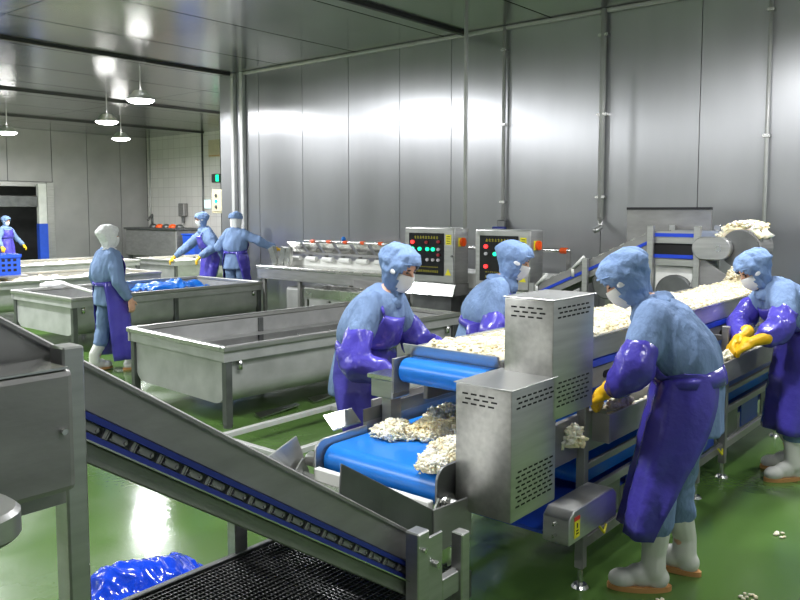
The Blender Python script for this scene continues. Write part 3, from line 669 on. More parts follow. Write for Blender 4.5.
MB().cyl((8.0, BY0, 1.24), (8.0, BY1-0.5, 1.24), 0.022).build('top_pipe', 'steel_bright', t, smooth=True)
MB().box(7.86, 7.9, BY0, BY1-0.35, 1.06, 1.09).build('guide_rail', 'steel_dull', t)
gp = shared(lambda m: m.poly([(-0.06, -0.13, 0.13), (-0.06, 0.13, 0.13), (0.06, 0.13, 0.0), (0.06, -0.13, 0.0)], (0.008, 0, 0.01)), 'steel_bright')
gk = shared(lambda m: m.cyl((0, -0.035, 0), (0, 0.035, 0), 0.03, seg=10), 'orange')
go = shared(lambda m: m.box(-0.02, 0.02, -0.02, 0.02, 0, 0.35), 'steel_dull')
gr = shared(lambda m: m.cyl((0, -0.1, 0), (0, 0.1, 0), 0.035, seg=10), 'white_plastic')
for k in range(8):
    yy = BY0+0.22+0.33*k
    piece('guide_plate', gp, t, (7.88, yy, 1.095)); piece('roller', gr, t, (7.86, yy, 1.0))
    if k < 7: piece('fitting', gk, t, (8.0, yy+0.12, 1.24)); piece('stanchion', go, t, (7.99, yy+0.16, 0.89))
for yy, a in ((8.72, 0.3), (8.9, -0.4), (8.6, 0.1)):
    MB().box(7.7, 7.76, yy-0.06, yy+0.06, 0.89, 1.16, rot=Matrix.Translation((7.7, yy, 1)) @ Matrix.Rotation(a, 4, 'X') @ Matrix.Translation((-7.7, -yy, -1))).build('end_lever', 'steel_bright', t, bevel=0.004)
MB().sph((8.0, 7.75, 1.29), 0.035).build('valve_knob', 'blue_belt', t, smooth=True)
# open steel cart standing between tub and bench
t = thing('steel_tray', 'small steel basin with raised back beside the grading bench', 'basin', (7.3, 6.9, 0))
for b in ((6.95, 7.4, 6.35, 7.45, 0.56, 0.58),): MB().box(*b).build('basin_floor', 'steel', t)
for b in ((6.95, 6.97, 6.35, 7.45), (7.38, 7.4, 6.35, 7.45), (6.971, 7.379, 6.35, 6.37), (6.971, 7.379, 7.43, 7.45)): MB().box(*b, 0.581, 0.7).build('basin_wall', 'steel_bright', t, bevel=0.003)
for xx in (6.98, 7.37):
    for yy in (6.38, 7.42): MB().box(xx-0.02, xx+0.02, yy-0.02, yy+0.02, 0, 0.559).build('leg', 'steel_dull', t)
MB().box(7.402, 7.42, 6.4, 7.0, 0.6, 0.8).build('splash_back', 'steel_dull', t, bevel=0.003)
# peeler bodies carrying the control boxes
def controls(y0, y1, z0, z1, label, kind):
    t = thing('control_box', label, 'control panel', (7.25, (y0+y1)/2, 0), 0, 'control boxes by the back wall')
    X0 = 7.1
    auto(MB().box(X0, X0+0.26, y0, y1, z0, z1).build('cabinet', 'steel', t, bevel=0.012, segs=2), 30)
    MB().box(X0-0.012, X0-0.001, y0+0.015, y1-0.015, z0+0.015, z1-0.015).build('cabinet_door', 'steel', t, bevel=0.004)
    MB().poly([(X0-0.05, y0-0.01, z0-0.13), (X0-0.05, y1+0.01, z0-0.13), (X0, y1+0.01, z0-0.002), (X0, y0-0.01, z0-0.002)], (0.01, 0, 0.004)).build('drip_hood', 'steel_bright', t)
    MB().box(X0, X0+0.26, y0-0.005, y1+0.005, z0-0.13, z0-0.002).build('pedestal_head', 'steel_dull', t)
    MB().box(X0+0.04, X0+0.22, y0+0.08, y1-0.08, 0, z0-0.131).build('pedestal', 'steel_dark', t)
    h = z1-z0
    pa, pb, za, zb = y0+0.2*(y1-y0), y1-0.1*(y1-y0), z0+0.14*h, z1-0.1*h      # black fascia; y grows to the left in view
    fa = MB().box(X0-0.018, X0-0.0125, pa, pb, za, zb).build('fascia', 'black_panel', t, bevel=0.002)
    W = pb-pa; H = zb-za; xf = X0-0.0185
    bl = shared(lambda m: m.cyl((0.0, 0, 0), (-0.02, 0, 0), 0.021, seg=12), 'lit_red'); bg = shared(lambda m: m.cyl((0.0, 0, 0), (-0.02, 0, 0), 0.021, seg=12), 'lit_green')
    bw = shared(lambda m: m.cyl((0.0, 0, 0), (-0.02, 0, 0), 0.018, seg=12), 'button_white'); br = shared(lambda m: m.cyl((0.0, 0, 0), (-0.02, 0, 0), 0.018, seg=12), 'button_red')
    if kind == 1:
        lay = [(0.12, .78, bl), (0.52, .78, br), (0.86, .80, br), (0.12, .62, bg), (0.33, .62, bg), (0.55, .62, bg), (0.71, .62, bg), (0.86, .62, bw), (0.86, .49, br), (0.33, .38, bw), (0.55, .37, bw), (0.71, .37, bw), (0.86, .37, bw)]
    else:
        lay = [(0.18, .76, bl), (0.18, .60, bw), (0.42, .60, bg), (0.18, .32, bl), (0.62, .6, bg), (0.8, .6, bw), (0.62, .35, bw), (0.8, .35, bw)]
    for u, v, me in lay: piece('button', me, t, (xf, pb-W*u, za+H*v))
    # rows of small yellow characters, too small to read
    rnd = random.Random(kind)
    for v, n, hh in ((.90, 9, 0.032), (.10, 14, 0.026), (.20, 12, 0.012)):
        mb = MB()
        for k in range(n):
            yy = pb-W*(0.15+0.7*(k+0.5)/n); zz = za+H*v; cw = W*0.7/n*0.36
            for q in range(3): mb.box(xf-0.001, xf, yy-cw, yy+cw*rnd.uniform(0.4, 1), zz-hh/2+hh*q/3, zz-hh/2+hh*q/3+hh*0.13)
            mb.box(xf-0.001, xf, yy-cw*0.15, yy+cw*0.15, zz-hh/2, zz+hh/2)
        o = mb.build('caption', 'panel_text', fa); o['kind'] = 'stuff'
    MB().box(X0-0.0135, X0-0.0125, y0+0.06*(y1-y0), y0+0.17*(y1-y0), z1-0.3*h, z1-0.12*h).build('notice', 'yellow', t)
    mb = MB()
    for q in range(4): mb.box(X0-0.0145, X0-0.0136, y0+0.08*(y1-y0), y0+0.15*(y1-y0), z1-0.28*h+0.04*h*q, z1-0.27*h+0.04*h*q)
    o = mb.build('notice_print', 'black_panel', t); o['kind'] = 'stuff'
    MB().poly([(X0-0.0135, y0+0.06*(y1-y0), za+0.01), (X0-0.0135, y0+0.18*(y1-y0), za+0.01), (X0-0.0135, y0+0.12*(y1-y0), za+0.085)], (0.001, 0, 0)).build('warning_triangle', 'yellow', t)
    # red and orange switch on the side of the cabinet
    sw = MB().box(X0+0.06, X0+0.17, y0-0.012, y0, z1-0.21, z1-0.11).build('switch_plate', 'yellow', t, bevel=0.003)
    MB().cyl((X0+0.115, y0-0.013, z1-0.16), (X0+0.115, y0-0.04, z1-0.16), 0.05, seg=16).box(X0+0.105, X0+0.125, y0-0.06, y0-0.041, z1-0.2, z1-0.12).build('switch_knob', 'orange', sw)
    MB().cyl((X0-0.013, y0+0.03, z0+0.5*h), (X0-0.03, y0+0.03, z0+0.5*h), 0.012).build('lock', 'steel_dark', t)
    return t
controls(5.16, 5.88, 0.87, 1.50, 'grey control box with red light above row of green lights', 1)
controls(4.20, 4.89, 0.85, 1.49, 'grey control box with two red lights behind stooping worker', 2)
t = thing('peeler_tank', 'low steel machine tank under and beside the control boxes', 'machine', (7.9, 5.0, 0))
MB().box(7.5, 8.3, 4.22, 6.0, 0.12, 0.72).build('tank', 'tank_steel', t, bevel=0.06, segs=3)
MB().box(7.45, 8.35, 4.2, 6.02, 0.725, 0.76).build('tank_rim', 'steel_bright', t, bevel=0.006)
for yy in (4.3, 5.9):
    for xx in (7.55, 8.25): MB().box(xx-0.03, xx+0.03, yy-0.03, yy+0.03, 0, 0.14).build('leg', 'steel_dull', t)
MB().cyl((8.0, 4.22, 1.24), (8.0, 5.95, 1.24), 0.022).build('top_pipe', 'steel_bright', t, smooth=True)
for yy in (4.24, 5.0, 5.93): MB().box(7.98, 8.02, yy-0.02, yy+0.02, 0.76, 1.23).build('stanchion', 'steel_dull', t)
for yy in (4.3, 5.04): MB().cyl((8.0, yy-0.04, 1.24), (8.0, yy+0.04, 1.24), 0.035).build('fitting', 'orange', t)
MB().box(7.7, 8.3, 4.25, 5.9, 0.765, 0.95).build('feed_box', 'white_plastic', t, bevel=0.01)

# feeding elevator behind the sorting line
t = thing('feeding_elevator', 'steel ladder-like elevator conveyor with blue strips before back wall', 'conveyor', (7.2, 3.1, 0))
ex0, ex1 = 6.98, 7.42
def ez(y): return 1.50 - (y-2.88)*0.47            # top of the side plate of the sloping run
for xx in (ex0, ex1):
    MB().poly([(xx, 2.86, ez(2.86)), (xx, 4.14, ez(4.14)), (xx, 4.14, ez(4.14)-0.17), (xx, 2.86, ez(2.86)-0.17)], (0.014, 0, 0)).build('side_plate', 'steel_dull', t, bevel=0.002)
    d = -0.012 if xx == ex0 else 0.012
    MB().poly([(xx+d, 2.86, ez(2.86)-0.075), (xx+d, 4.14, ez(4.14)-0.075), (xx+d, 4.14, ez(4.14)-0.105), (xx+d, 2.86, ez(2.86)-0.105)], (0.01, 0, 0)).build('guide_strip', 'blue_line', t)
    MB().box(xx-0.007, xx+0.007, 2.42, 2.859, 1.40, 1.51).build('head_plate', 'steel', t, bevel=0.002)
    MB().box(xx-0.007, xx+0.007, 2.42, 2.859, 1.20, 1.26).build('head_plate', 'steel', t, bevel=0.002)
    for zz in (1.475, 1.285): MB().box(xx+d-0.006, xx+d+0.006, 2.44, 2.83, zz-0.016, zz+0.016).build('guide_strip', 'blue_line', t)
    for yy, zt in ((2.86, 1.56), (2.44, 1.56), (3.5, ez(3.5)+0.03), (4.08, ez(4.08)+0.03)):
        s_ = -1 if xx == ex0 else 1
        MB().box(xx+s_*0.02, xx+s_*0.06, yy-0.028, yy+0.028, 0.0, zt).build('leg', 'steel', t, bevel=0.004)
rg = shared(lambda m: m.box(-0.2, 0.2, -0.025, 0.025, -0.006, 0.006), 'steel_bright')
y = 2.95
while y < 4.1: piece('slat', rg, t, ((ex0+ex1)/2, y, ez(y)+0.006), (-math.atan(0.47), 0, 0)); y += 0.105
MB().poly([((ex0+ex1)/2, 2.86, ez(2.86)-0.1), ((ex0+ex1)/2, 4.14, ez(4.14)-0.1), ((ex0+ex1)/2, 4.14, ez(4.14)-0.12), ((ex0+ex1)/2, 2.86, ez(2.86)-0.12)], (0.41, 0, 0)).build('belt', 'steel_dark', t)
MB().box(ex0+0.02, ex1-0.02, 2.3, 2.855, 1.425, 1.44).build('head_belt', 'blue_belt', t)
MB().box(ex0+0.01, ex1-0.01, 2.44, 2.855, 1.265, 1.395).build('dark_gap', 'slot_dark', t)  # black box standing in for the shade in the open gap
MB().box(ex1+0.1, ex1+0.12, 2.52, 3.35, 1.25, 1.70).build('splash_board', 'steel_dull', t, bevel=0.002)
MB().box(ex1+0.09, ex1+0.13, 2.52, 3.35, 1.701, 1.725).build('board_cap', 'black_rubber', t)
MB().box(ex1+0.061, ex1+0.099, 2.83, 2.89, 1.3, 1.36).build('board_bracket', 'steel', t)
MB().box(ex1+0.061, ex1+0.099, 2.53, 2.59, 1.3, 1.36).build('board_bracket', 'steel', t)
# obround gear housing, head pulley and its belt
def obr(x, yc0, yc1, z, r): return [(x, yc1+r*math.cos(R(-90+18*k)), z+r*math.sin(R(-90+18*k))) for k in range(11)] + [(x, yc0+r*math.cos(R(90+18*k)), z+r*math.sin(R(90+18*k))) for k in range(11)]
MB().poly(obr(ex0-0.06, 2.24, 2.37, 1.37, 0.10), (0.07, 0, 0)).build('gear_housing', 'steel', t, bevel=0.008)
MB().cyl((ex0-0.1, 2.24, 1.37), (ex0-0.06, 2.24, 1.37), 0.03).build('shaft_end', 'steel_bright', t)
MB().cyl((ex0-0.012, 2.1, 1.37), (ex1, 2.1, 1.37), 0.155, seg=32).build('head_pulley', 'steel_dark', t)
MB().cyl((ex0+0.03, 2.1, 1.37), (ex1-0.03, 2.1, 1.37), 0.165, seg=32).build('pulley_belt', 'steel_dull', t, smooth=False)
MB().poly([(ex0-0.03, 2.42, 1.30), (ex0-0.03, 2.05, 1.05), (ex0-0.03, 2.5, 1.02)], (0.012, 0, 0)).build('gusset', 'steel_dull', t, bevel=0.003)
MB().cyl((ex0+0.0, 3.3, 1.0), (ex0+0.1, 3.3, 1.0), 0.15, seg=28).build('motor_drum', 'steel_dark', t, bevel=0.01)
MB().box(ex0+0.05, ex1, 2.5, 2.85, 0.75, 1.2).build('lower_panel', 'white_plastic', t, bevel=0.01)
MB().cyl((ex0-0.02, 2.65, 0.95), (ex0+0.049, 2.65, 0.95), 0.17, seg=28).build('motor_drum', 'steel_dark', t, bevel=0.01)
for yy in (3.62, 4.02): MB().tube([(ex0-0.03, yy-0.1, ez(yy)+0.1), (ex0-0.03, yy+0.02, ez(yy)-0.02), (ex0-0.02, yy+0.02, ez(yy)-0.1)], 0.015).build('side_handle', 'white_plastic', t, smooth=True)
rnd = random.Random(31); mb = MB()
mb.loft([[(xx, 2.1+rr*math.cos(a), 1.37+rr*math.sin(a)) for rr, a in [(0.166, R(150-11*k)) for k in range(14)] + [(0.19+0.03*math.sin(k*0.9+j*2.1), R(150-11*k)) for k in range(13, -1, -1)]] for j, xx in enumerate((7.02, 7.1, 7.18, 7.26, 7.34, 7.38))])
for k in range(900):
    a = R(rnd.uniform(5, 125)); q = rnd.uniform(0.19, 0.235); sz = rnd.uniform(0.012, 0.022)
    mb.ico((rnd.uniform(7.02, 7.38), 2.1+q*math.cos(a), 1.37+q*math.sin(a)), (sz*1.3, sz*0.8, sz*0.7), Matrix.Rotation(rnd.uniform(0, 6), 3, 'Z'))
o = tag(mb.build('food_heap', 'product', smooth=True, origin=(7.2, 2.1, 1.54)), 'pale shredded food going over the head pulley of the elevator', 'food heap'); o['kind'] = 'stuff'
heap('food_heap', 'white food dropping from elevator onto the sorting conveyor', [(6.8, 1.97, 1.09, 0.09, 0.18, 0.16)], 700, 0.015, 32, 'product_white')

# ================================================================== FAR CORNER
t = thing('washing_tank', 'dark steel washing tank against far tiled wall', 'tank', (13.4, 20.2, 0))
MB().box(12.9, 13.9, 19.0, 21.6, 0.35, 1.12).build('tank', 'steel_dull', t, bevel=0.02)
MB().box(12.86, 13.94, 18.96, 21.64, 1.121, 1.18).build('tank_rim', 'steel_dark', t, bevel=0.01)
for xx in (13.0, 13.8):
    for yy in (19.1, 21.5): MB().box(xx-0.05, xx+0.05, yy-0.05, yy+0.05, 0, 0.349).build('leg', 'steel_dark', t)
MB().tube([(13.7, 21.4, 1.18), (13.7, 21.4, 1.55), (13.3, 21.0, 1.4)], 0.035).build('tap', 'steel_dark', t, smooth=True)
for k in range(5): MB().sph((13.3, 19.4+0.33*k, 1.2), (0.12, 0.14, 0.09)).build('pump_part', 'orange' if k in (1, 3) else 'steel_dark', t, smooth=True)
t = thing('plastic_bin', 'small blue plastic bin beside far washing tank', 'bin', (13.2, 18.5, 0))
mb = MB(); mb.loft([[(13.2+sx*r, 18.5+sy*r, z) for sx, sy in ((-1, -1), (1, -1), (1, 1), (-1, 1))] for r, z in ((0.2, 0), (0.27, 1.0))]); mb.build('body', 'blue_plastic', t, bevel=0.02)
MB().box(12.91, 13.49, 18.21, 18.79, 1.001, 1.04).build('rim', 'blue_plastic', t, bevel=0.01)
t = thing('soap_dispenser', 'dark soap dispenser on pipe on far tiled wall', 'dispenser', (14.4, 20.75, 1.4))
MB().box(14.28, 14.44, 20.6, 20.9, 1.5, 1.9).build('body', 'steel_dull', t, bevel=0.02)
MB().cyl((14.36, 20.75, 1.3), (14.36, 20.75, 1.5), 0.05).build('nozzle', 'steel_dark', t)
t = thing('wall_sign', 'brownish square notice high on far tiled wall', 'sign', (14.42, 19.2, 3.2))
MB().box(14.42, 14.448, 18.95, 19.5, 3.25, 3.75).build('board', 'beige_box', t)
MB().box(14.41, 14.419, 18.98, 19.47, 3.28, 3.3).build('edge_strip', 'sole', t)
t = thing('exit_light', 'small box with green lit lamp on far tiled wall', 'light', (14.4, 19.05, 2.5))
MB().box(14.36, 14.449, 18.95, 19.3, 2.5, 2.75).build('housing', 'steel_dark', t, bevel=0.01)
MB().box(14.345, 14.359, 18.95, 19.08, 2.53, 2.72).build('lens', 'lit_green', t)
t = thing('wall_screen', 'small lit pale cyan screen on far tiled wall', 'screen', (14.4, 19.6, 1.7))
mat('screen_cyan', srgb(205, 240, 245), 0.4, emit=1.0)
MB().box(14.41, 14.449, 19.4, 19.75, 1.72, 2.02).build('frame', 'white_plastic', t)
MB().box(14.4, 14.409, 19.43, 19.72, 1.75, 1.99).build('screen', 'screen_cyan', t)
t = thing('switch_cabinet', 'beige switch cabinet on end of the steel pier', 'cabinet', (8.85, 11.5, 1.6))
MB().box(8.70, 9.0, 11.325, 11.70, 1.64, 2.06).build('cabinet', 'beige_box', t, bevel=0.01)
MB().box(8.69, 8.699, 11.36, 11.67, 1.67, 2.03).build('door', 'beige_box', t, bevel=0.003)
for k in range(3): MB().cyl((8.69, 11.55, 1.75+0.1*k), (8.675, 11.55, 1.75+0.1*k), 0.03).build('button', 'lit_green' if k == 1 else 'steel_dark', t)

# scraps of food on the floor
rnd = random.Random(5)
for k, (xx, yy, lb) in enumerate(((3.25, 1.25, 'white food scrap on the floor at tall worker\'s boot toe'), (3.55, 0.98, 'white food scrap on bare floor at bottom right'), (4.35, 1.05, 'white food scrap on floor between the two booted workers'))):
    mb = MB()
    for q in range(9): mb.ico((xx+rnd.uniform(-.035, .035), yy+rnd.uniform(-.03, .03), 0.006), (rnd.uniform(.008, .018), .01, .006), Matrix.Rotation(rnd.uniform(0, 6), 3, 'Z'))
    tag(mb.build('food_scrap', 'product_white', smooth=True, origin=(xx, yy, 0)), lb, 'food scrap', 'food scraps on the floor')

# ================================================================== WORKERS
def V3(p): return Vector(p)
def capchain(mb, pts, rad, seg=12):
    for i in range(len(pts)):
        mb.sph(pts[i], rad[i], seg)
        if i: mb.cyl(pts[i-1], pts[i], rad[i-1], rad[i], seg=seg, caps=True)
def frame(yaw, pitch, roll=0):
    """columns: side (right), front, up; yaw to the left, pitch downwards"""
    return (Matrix.Rotation(R(yaw), 3, 'Z') @ Matrix.Rotation(R(-pitch), 3, 'X') @ Matrix.Rotation(R(roll), 3, 'Y'))
def catmull(P, n):
    out = []
    Q = [P[0]] + list(P) + [P[-1]]
    for i in range(1, len(Q)-2):
        for k in range(n):
            t = k/n; a, b, c, d = Q[i-1], Q[i], Q[i+1], Q[i+2]
            out.append(tuple(0.5*((2*b[j]) + (-a[j]+c[j])*t + (2*a[j]-5*b[j]+4*c[j]-d[j])*t*t + (-a[j]+3*b[j]-3*c[j]+d[j])*t**3) for j in range(len(b))))
    out.append(tuple(P[-1])); return out
def add_hand(mb, wr, d, n, side, grow=0.0, curl=0.5):
    """palm and five fingers; d pointing direction, n palm normal, side +1 right hand"""
    d = V3(d).normalized(); n = V3(n); n = (n - d*n.dot(d)).normalized(); s = d.cross(n)*side   # s points to the thumb side
    wr = V3(wr); pc = wr + d*0.045
    rot = Matrix((s, d, n)).transposed()
    mb.sph(pc, (0.038+grow, 0.048+grow, 0.017+grow), 14, rot)
    capchain(mb, [wr - d*0.03, wr + d*0.02], [0.026+grow, 0.026+grow])
    for off, L in ((0.029, 0.070), (0.010, 0.078), (-0.010, 0.073), (-0.029, 0.058)):
        b0 = wr + d*0.082 + s*off
        q1 = b0 + (d*math.cos(curl*0.6) + n*math.sin(curl*0.6))*L*0.5
        q2 = q1 + (d*math.cos(curl*1.6) + n*math.sin(curl*1.6))*L*0.5
        capchain(mb, [b0 - d*0.02, b0, q1, q2], [0.0105+grow, 0.0105+grow, 0.0095+grow, 0.008+grow], 8)
    t0 = wr + d*0.03 + s*0.03
    t1 = t0 + (d*0.6+s*0.75+n*0.25).normalized()*0.036; t2 = t1 + (d*0.9+s*0.3+n*0.4).normalized()*0.03
    capchain(mb, [t0, t1, t2], [0.013+grow, 0.011+grow, 0.009+grow], 8)

def thick(o, th):
    m = o.modifiers.new('thickness', 'SOLIDIFY'); m.thickness = th; m.offset = 0; return o
def worker(label, loc, rotz, P, S_=1.0, head='hood', sleeves=True, gloves=None, seed=0, apron=150, boots=True, lod=1.0):
    t = thing('person', label, 'person', (loc[0], loc[1], 0), R(rotz), 'workers in blue coats')
    MW = WM[t.name]
    sc = lambda p: V3(p)*S_
    hip, waist, chest, neck, hc = (sc(P[k]) for k in ('hip', 'waist', 'chest', 'neck', 'head'))
    tw = P.get('twist', 0)
    HF = frame(*P['hrot'])
    hs, hf, hu = HF.col[0].copy(), HF.col[1].copy(), HF.col[2].copy()
    def put(name, me, material, parent=t, smooth=True):
        me.transform(MW); return link(name, me, material, parent, smooth)
    def put_mb(mb, name, material, parent=t, smooth=True):
        bmesh.ops.recalc_face_normals(mb.bm, faces=mb.bm.faces)
        me = bpy.data.meshes.new(name); mb.bm.to_mesh(me); mb.bm.free(); return put(name, me, material, parent, smooth)
    # spine sections: (x, y, z, rx, ry, yaw)
    up = (chest-waist).normalized()
    shl = chest + (neck-chest)*0.55
    hem = hip - Vector((0, 0, 0.10*S_))
    def torso(off):
        bl = waist.lerp(chest, 0.38); bl = bl - Vector((0, 0.012, 0))
        K = [(*hem, .168+off, .128+off, tw*0.2), (*hip, .160+off, .122+off, tw*0.3), (*waist, .148+off, .112+off, tw*0.6), (*bl, .162+off*1.3, .120+off*1.4, tw*.8), (*chest, .164+off, .116+off*1.2, tw), (*shl, .155+off*.7, .095+off*.7, tw), (*(shl+(neck-shl)*.75), .095+off*.4, .075+off*.5, tw), (*(neck+(neck-shl)*.3), .055+off*.3, .058+off*.3, tw)]
        return catmull([(*k[:3], k[3]*S_, k[4]*S_, k[5]) for k in K], 4)
    def secs(K):
        out = []
        for i, k in enumerate(K):
            a = V3(K[max(0, i-1)][:3]); b = V3(K[min(len(K)-1, i+1)][:3]); tg = (b-a).normalized()
            sd = Matrix.Rotation(R(k[5]), 3, 'Z') @ Vector((1, 0, 0)); fr = tg.cross(sd).normalized(); sd = fr.cross(tg).normalized()
            out.append((V3(k[:3]), sd, fr, k[3], k[4]))
        return out
    def ring(s_, n=22, grow=0):
        return [s_[0] + s_[1]*(s_[3]+grow)*math.cos(a) + s_[2]*(s_[4]+grow)*math.sin(a) for a in (math.tau*k/n for k in range(n))]
    sdv = Matrix.Rotation(R(tw), 3, 'Z') @ Vector((1, 0, 0))
    SH = {s: shl + sdv*s*0.135*S_ for s in (-1, 1)}
    EL = {1: sc(P['elR']), -1: sc(P['elL'])}; WR = {1: sc(P['wrR']), -1: sc(P['wrL'])}
    KN = {1: sc(P['knR']), -1: sc(P['knL'])}; AN = {1: sc(P['anR']), -1: sc(P['anL'])}
    HJ = {s: hip + Vector((s*0.085, 0, -0.02))*S_ for s in (-1, 1)}
    HD = {s: V3(P.get('hdR' if s > 0 else 'hdL', WR[s]-EL[s])).normalized() for s in (-1, 1)}
    HN = {s: V3(P.get('hnR' if s > 0 else 'hnL', (0, 0, -1))) for s in (-1, 1)}
    toe = {s: R(P.get('toeR' if s > 0 else 'toeL', 0)) for s in (-1, 1)}
    # ---- the body: one continuous surface from head to feet
    mb = MB()
    mb.loft([ring(s_, 18) for s_ in secs(torso(-0.022))])
    for s in (-1, 1):
        capchain(mb, [SH[s], EL[s], WR[s]], [0.052, 0.041, 0.028]); add_hand(mb, WR[s], HD[s], HN[s], s, 0, P.get('curl', 0.6))
        fdir = Matrix.Rotation(toe[s], 3, 'Z') @ Vector((0, 1, 0))
        capchain(mb, [HJ[s], KN[s], AN[s]], [0.078, 0.052, 0.038])
        capchain(mb, [AN[s], AN[s]+fdir*0.02-Vector((0, 0, 0.03)), AN[s]+fdir*0.12-Vector((0, 0, 0.045))], [0.036, 0.035, 0.024])
    capchain(mb, [shl, neck, hc-hu*0.06], [0.055, 0.044, 0.042])
    HS = 0.92
    HR = lambda *r: tuple(v*HS for v in r)
    L = lambda x, y, z: hc + (hs*x + hf*y + hu*z)*HS
    mb.sph(L(0, -0.008, 0.03), HR(0.074, 0.092, 0.088), 18, HF); mb.sph(L(0, 0.022, -0.05), HR(0.056, 0.062, 0.068), 16, HF)
    mb.sph(L(0, 0.045, -0.095), HR(0.028, 0.03, 0.022), 10, HF)
    mb.sph(L(0, 0.062, 0.035), HR(0.052, 0.026, 0.018), 12, HF)                       # brow
    for s in (-1, 1):
        mb.sph(L(s*0.036, 0.05, -0.022), HR(0.024, 0.028, 0.022), 10, HF)               # cheek bones
        mb.sph(L(s*0.076, -0.008, 0.0), HR(0.011, 0.02, 0.032), 10, HF)                 # ears
    capchain(mb, [L(0, 0.086, 0.018), L(0, 0.102, -0.022)], [0.009, 0.014], 8); mb.sph(L(0, 0.1, -0.026), HR(0.019, 0.012, 0.009), 10, HF)
    mb.sph(L(0, 0.081, -0.06), HR(0.024, 0.01, 0.007), 10, HF); mb.sph(L(0, 0.079, -0.073), HR(0.021, 0.01, 0.007), 10, HF)   # lips
    body = put('body', remesh(mb, 0.0085*lod, 2), 'skin')
    for s in (-1, 1):
        e = MB(); e.sph(L(s*0.031, 0.0795, 0.014), HR(0.014, 0.007, 0.0055), 10, HF); put_mb(e, 'eye', 'eye', body)
        e = MB(); e.sph(L(s*0.034, 0.086, 0.034), HR(0.02, 0.005, 0.0035), 10, HF); put_mb(e, 'eyebrow', 'hair', body)
    # ---- trousers
    mb = MB()
    for s in (-1, 1):
        low = AN[s] + (KN[s]-AN[s])*(0.62 if boots else 0.1)
        capchain(mb, [HJ[s], KN[s], low], [0.088*S_, 0.074*S_, 0.072*S_])
    me = remesh(mb, 0.013*lod, 4); wrinkle(me, 0.012, 6, seed+1, (1, 1, 1.6)); put('trousers', me, 'trousers')
    # ---- coat
    mb = MB(); mb.loft([ring(s_, 22) for s_ in secs(torso(0.02))])
    for s in (-1, 1):
        end = EL[s] + (WR[s]-EL[s])*(0.12 if sleeves else 0.86)
        capchain(mb, [SH[s] - sdv*s*0.02, SH[s]+(EL[s]-SH[s])*0.5, EL[s], end], [0.078*S_, 0.073*S_, (0.06 if sleeves else 0.066)*S_, 0.052*S_])
    me = remesh(mb, 0.0115*lod, 5); wrinkle(me, 0.012, 5, seed, (1, 1, 0.7)); wrinkle(me, 0.010, 8, seed+4, (1.3, 1.3, 0.4))
    coat = put('coat', me, 'coat')
    # ---- purple sleeve covers
    if sleeves:
        for s in (-1, 1):
            a = EL[s]+(SH[s]-EL[s])*0.42; b = WR[s] - (WR[s]-EL[s]).normalized()*0.035
            mid = EL[s]+(WR[s]-EL[s])*0.45
            mb = MB(); capchain(mb, [a, EL[s]+(a-EL[s])*0.3, EL[s]+(WR[s]-EL[s])*0.1, mid, b], [0.078*S_, 0.086*S_, 0.083*S_, 0.074*S_, 0.046*S_])
            me = remesh(mb, 0.009*lod, 3); wrinkle(me, 0.014, 8, seed+s+7, (1, 1, 1)); put('sleeve_cover', me, 'pvc')
    # ---- gloves
    if gloves:
        for s in (-1, 1):
            mb = MB(); add_hand(mb, WR[s], HD[s], HN[s], s, 0.007, P.get('curl', 0.6))
            capchain(mb, [WR[s]-HD[s]*0.075, WR[s]-HD[s]*0.02], [0.046, 0.036]); put('glove', remesh(mb, 0.0062*lod, 1), gloves)
    # ---- apron: bib, waist band, skirt and neck strap
    T = secs(torso(0.030)); nT = len(T)
    def sheet(rows, name, parent=t, amp=0.0, closed=False):
        mb = MB(); vs = mb.loft(rows, closed=closed, cap=False)
        bmesh.ops.recalc_face_normals(mb.bm, faces=mb.bm.faces)
        me = bpy.data.meshes.new(name); mb.bm.to_mesh(me); mb.bm.free()
        if amp: wrinkle(me, amp, 8, seed+2)
        return thick(put(name, me, 'pvc', parent), 0.004)
    def arc(s_, half, n=26, grow=0.0, mod=None):
        out = []
        for k in range(n+1):
            a = R(90) + R(half)*(2*k/n-1); g = grow + (mod(a) if mod else 0)
            out.append(s_[0] + s_[1]*(s_[3]+g)*math.cos(a) + s_[2]*(s_[4]+g)*math.sin(a))
        return out
    rows = []
    i0, i1 = 8, 19
    for i in range(i1, i0, -1):
        f = (i1-i)/(i1-i0); rows.append(arc(T[i], 42+28*f + (apron-70)*max(0, f-0.72)/0.28, grow=0.004))
    bib_bottom = T[i0]
    zb = P.get('zb', 0.26)*S_; nr = 14
    for k in range(nr+1):
        f = k/nr; g = min(1, f/0.22); c0 = bib_bottom[0].lerp(hip+Vector((0, 0.015, 0)), g); c1 = hip.lerp(Vector((P.get('skx', 0), hip.y+0.06+P.get('sky', 0), zb)), max(0, (f-0.22)/0.78)); c = (c0 if f < 0.22 else c1+Vector((0, 0.015*(1-(f-0.22)/0.78), 0))); c.z = bib_bottom[0].z*(1-f)+zb*f
        flat = lambda v: Vector((v.x, v.y, 0)).normalized()
        rx = (0.178+0.022*g+0.018*f)*S_; ry = (0.142+0.02*g+0.012*f)*S_
        rows.append(arc((c, flat(bib_bottom[1]), flat(bib_bottom[2]), rx, ry), apron-P.get('open', 50)*f, grow=0.004, mod=lambda a, f=f: 0.014*(0.3+f)*math.sin(a*5+seed) + 0.01*f*math.sin(a*11+seed*2)))
    ap = sheet(rows, 'apron', amp=0.012)
    tie = sheet([arc(T[9], 178, 40, -0.006), arc(T[8], 178, 40, 0.006), arc(T[7], 178, 40, 0.008)], 'waist_tie', ap)
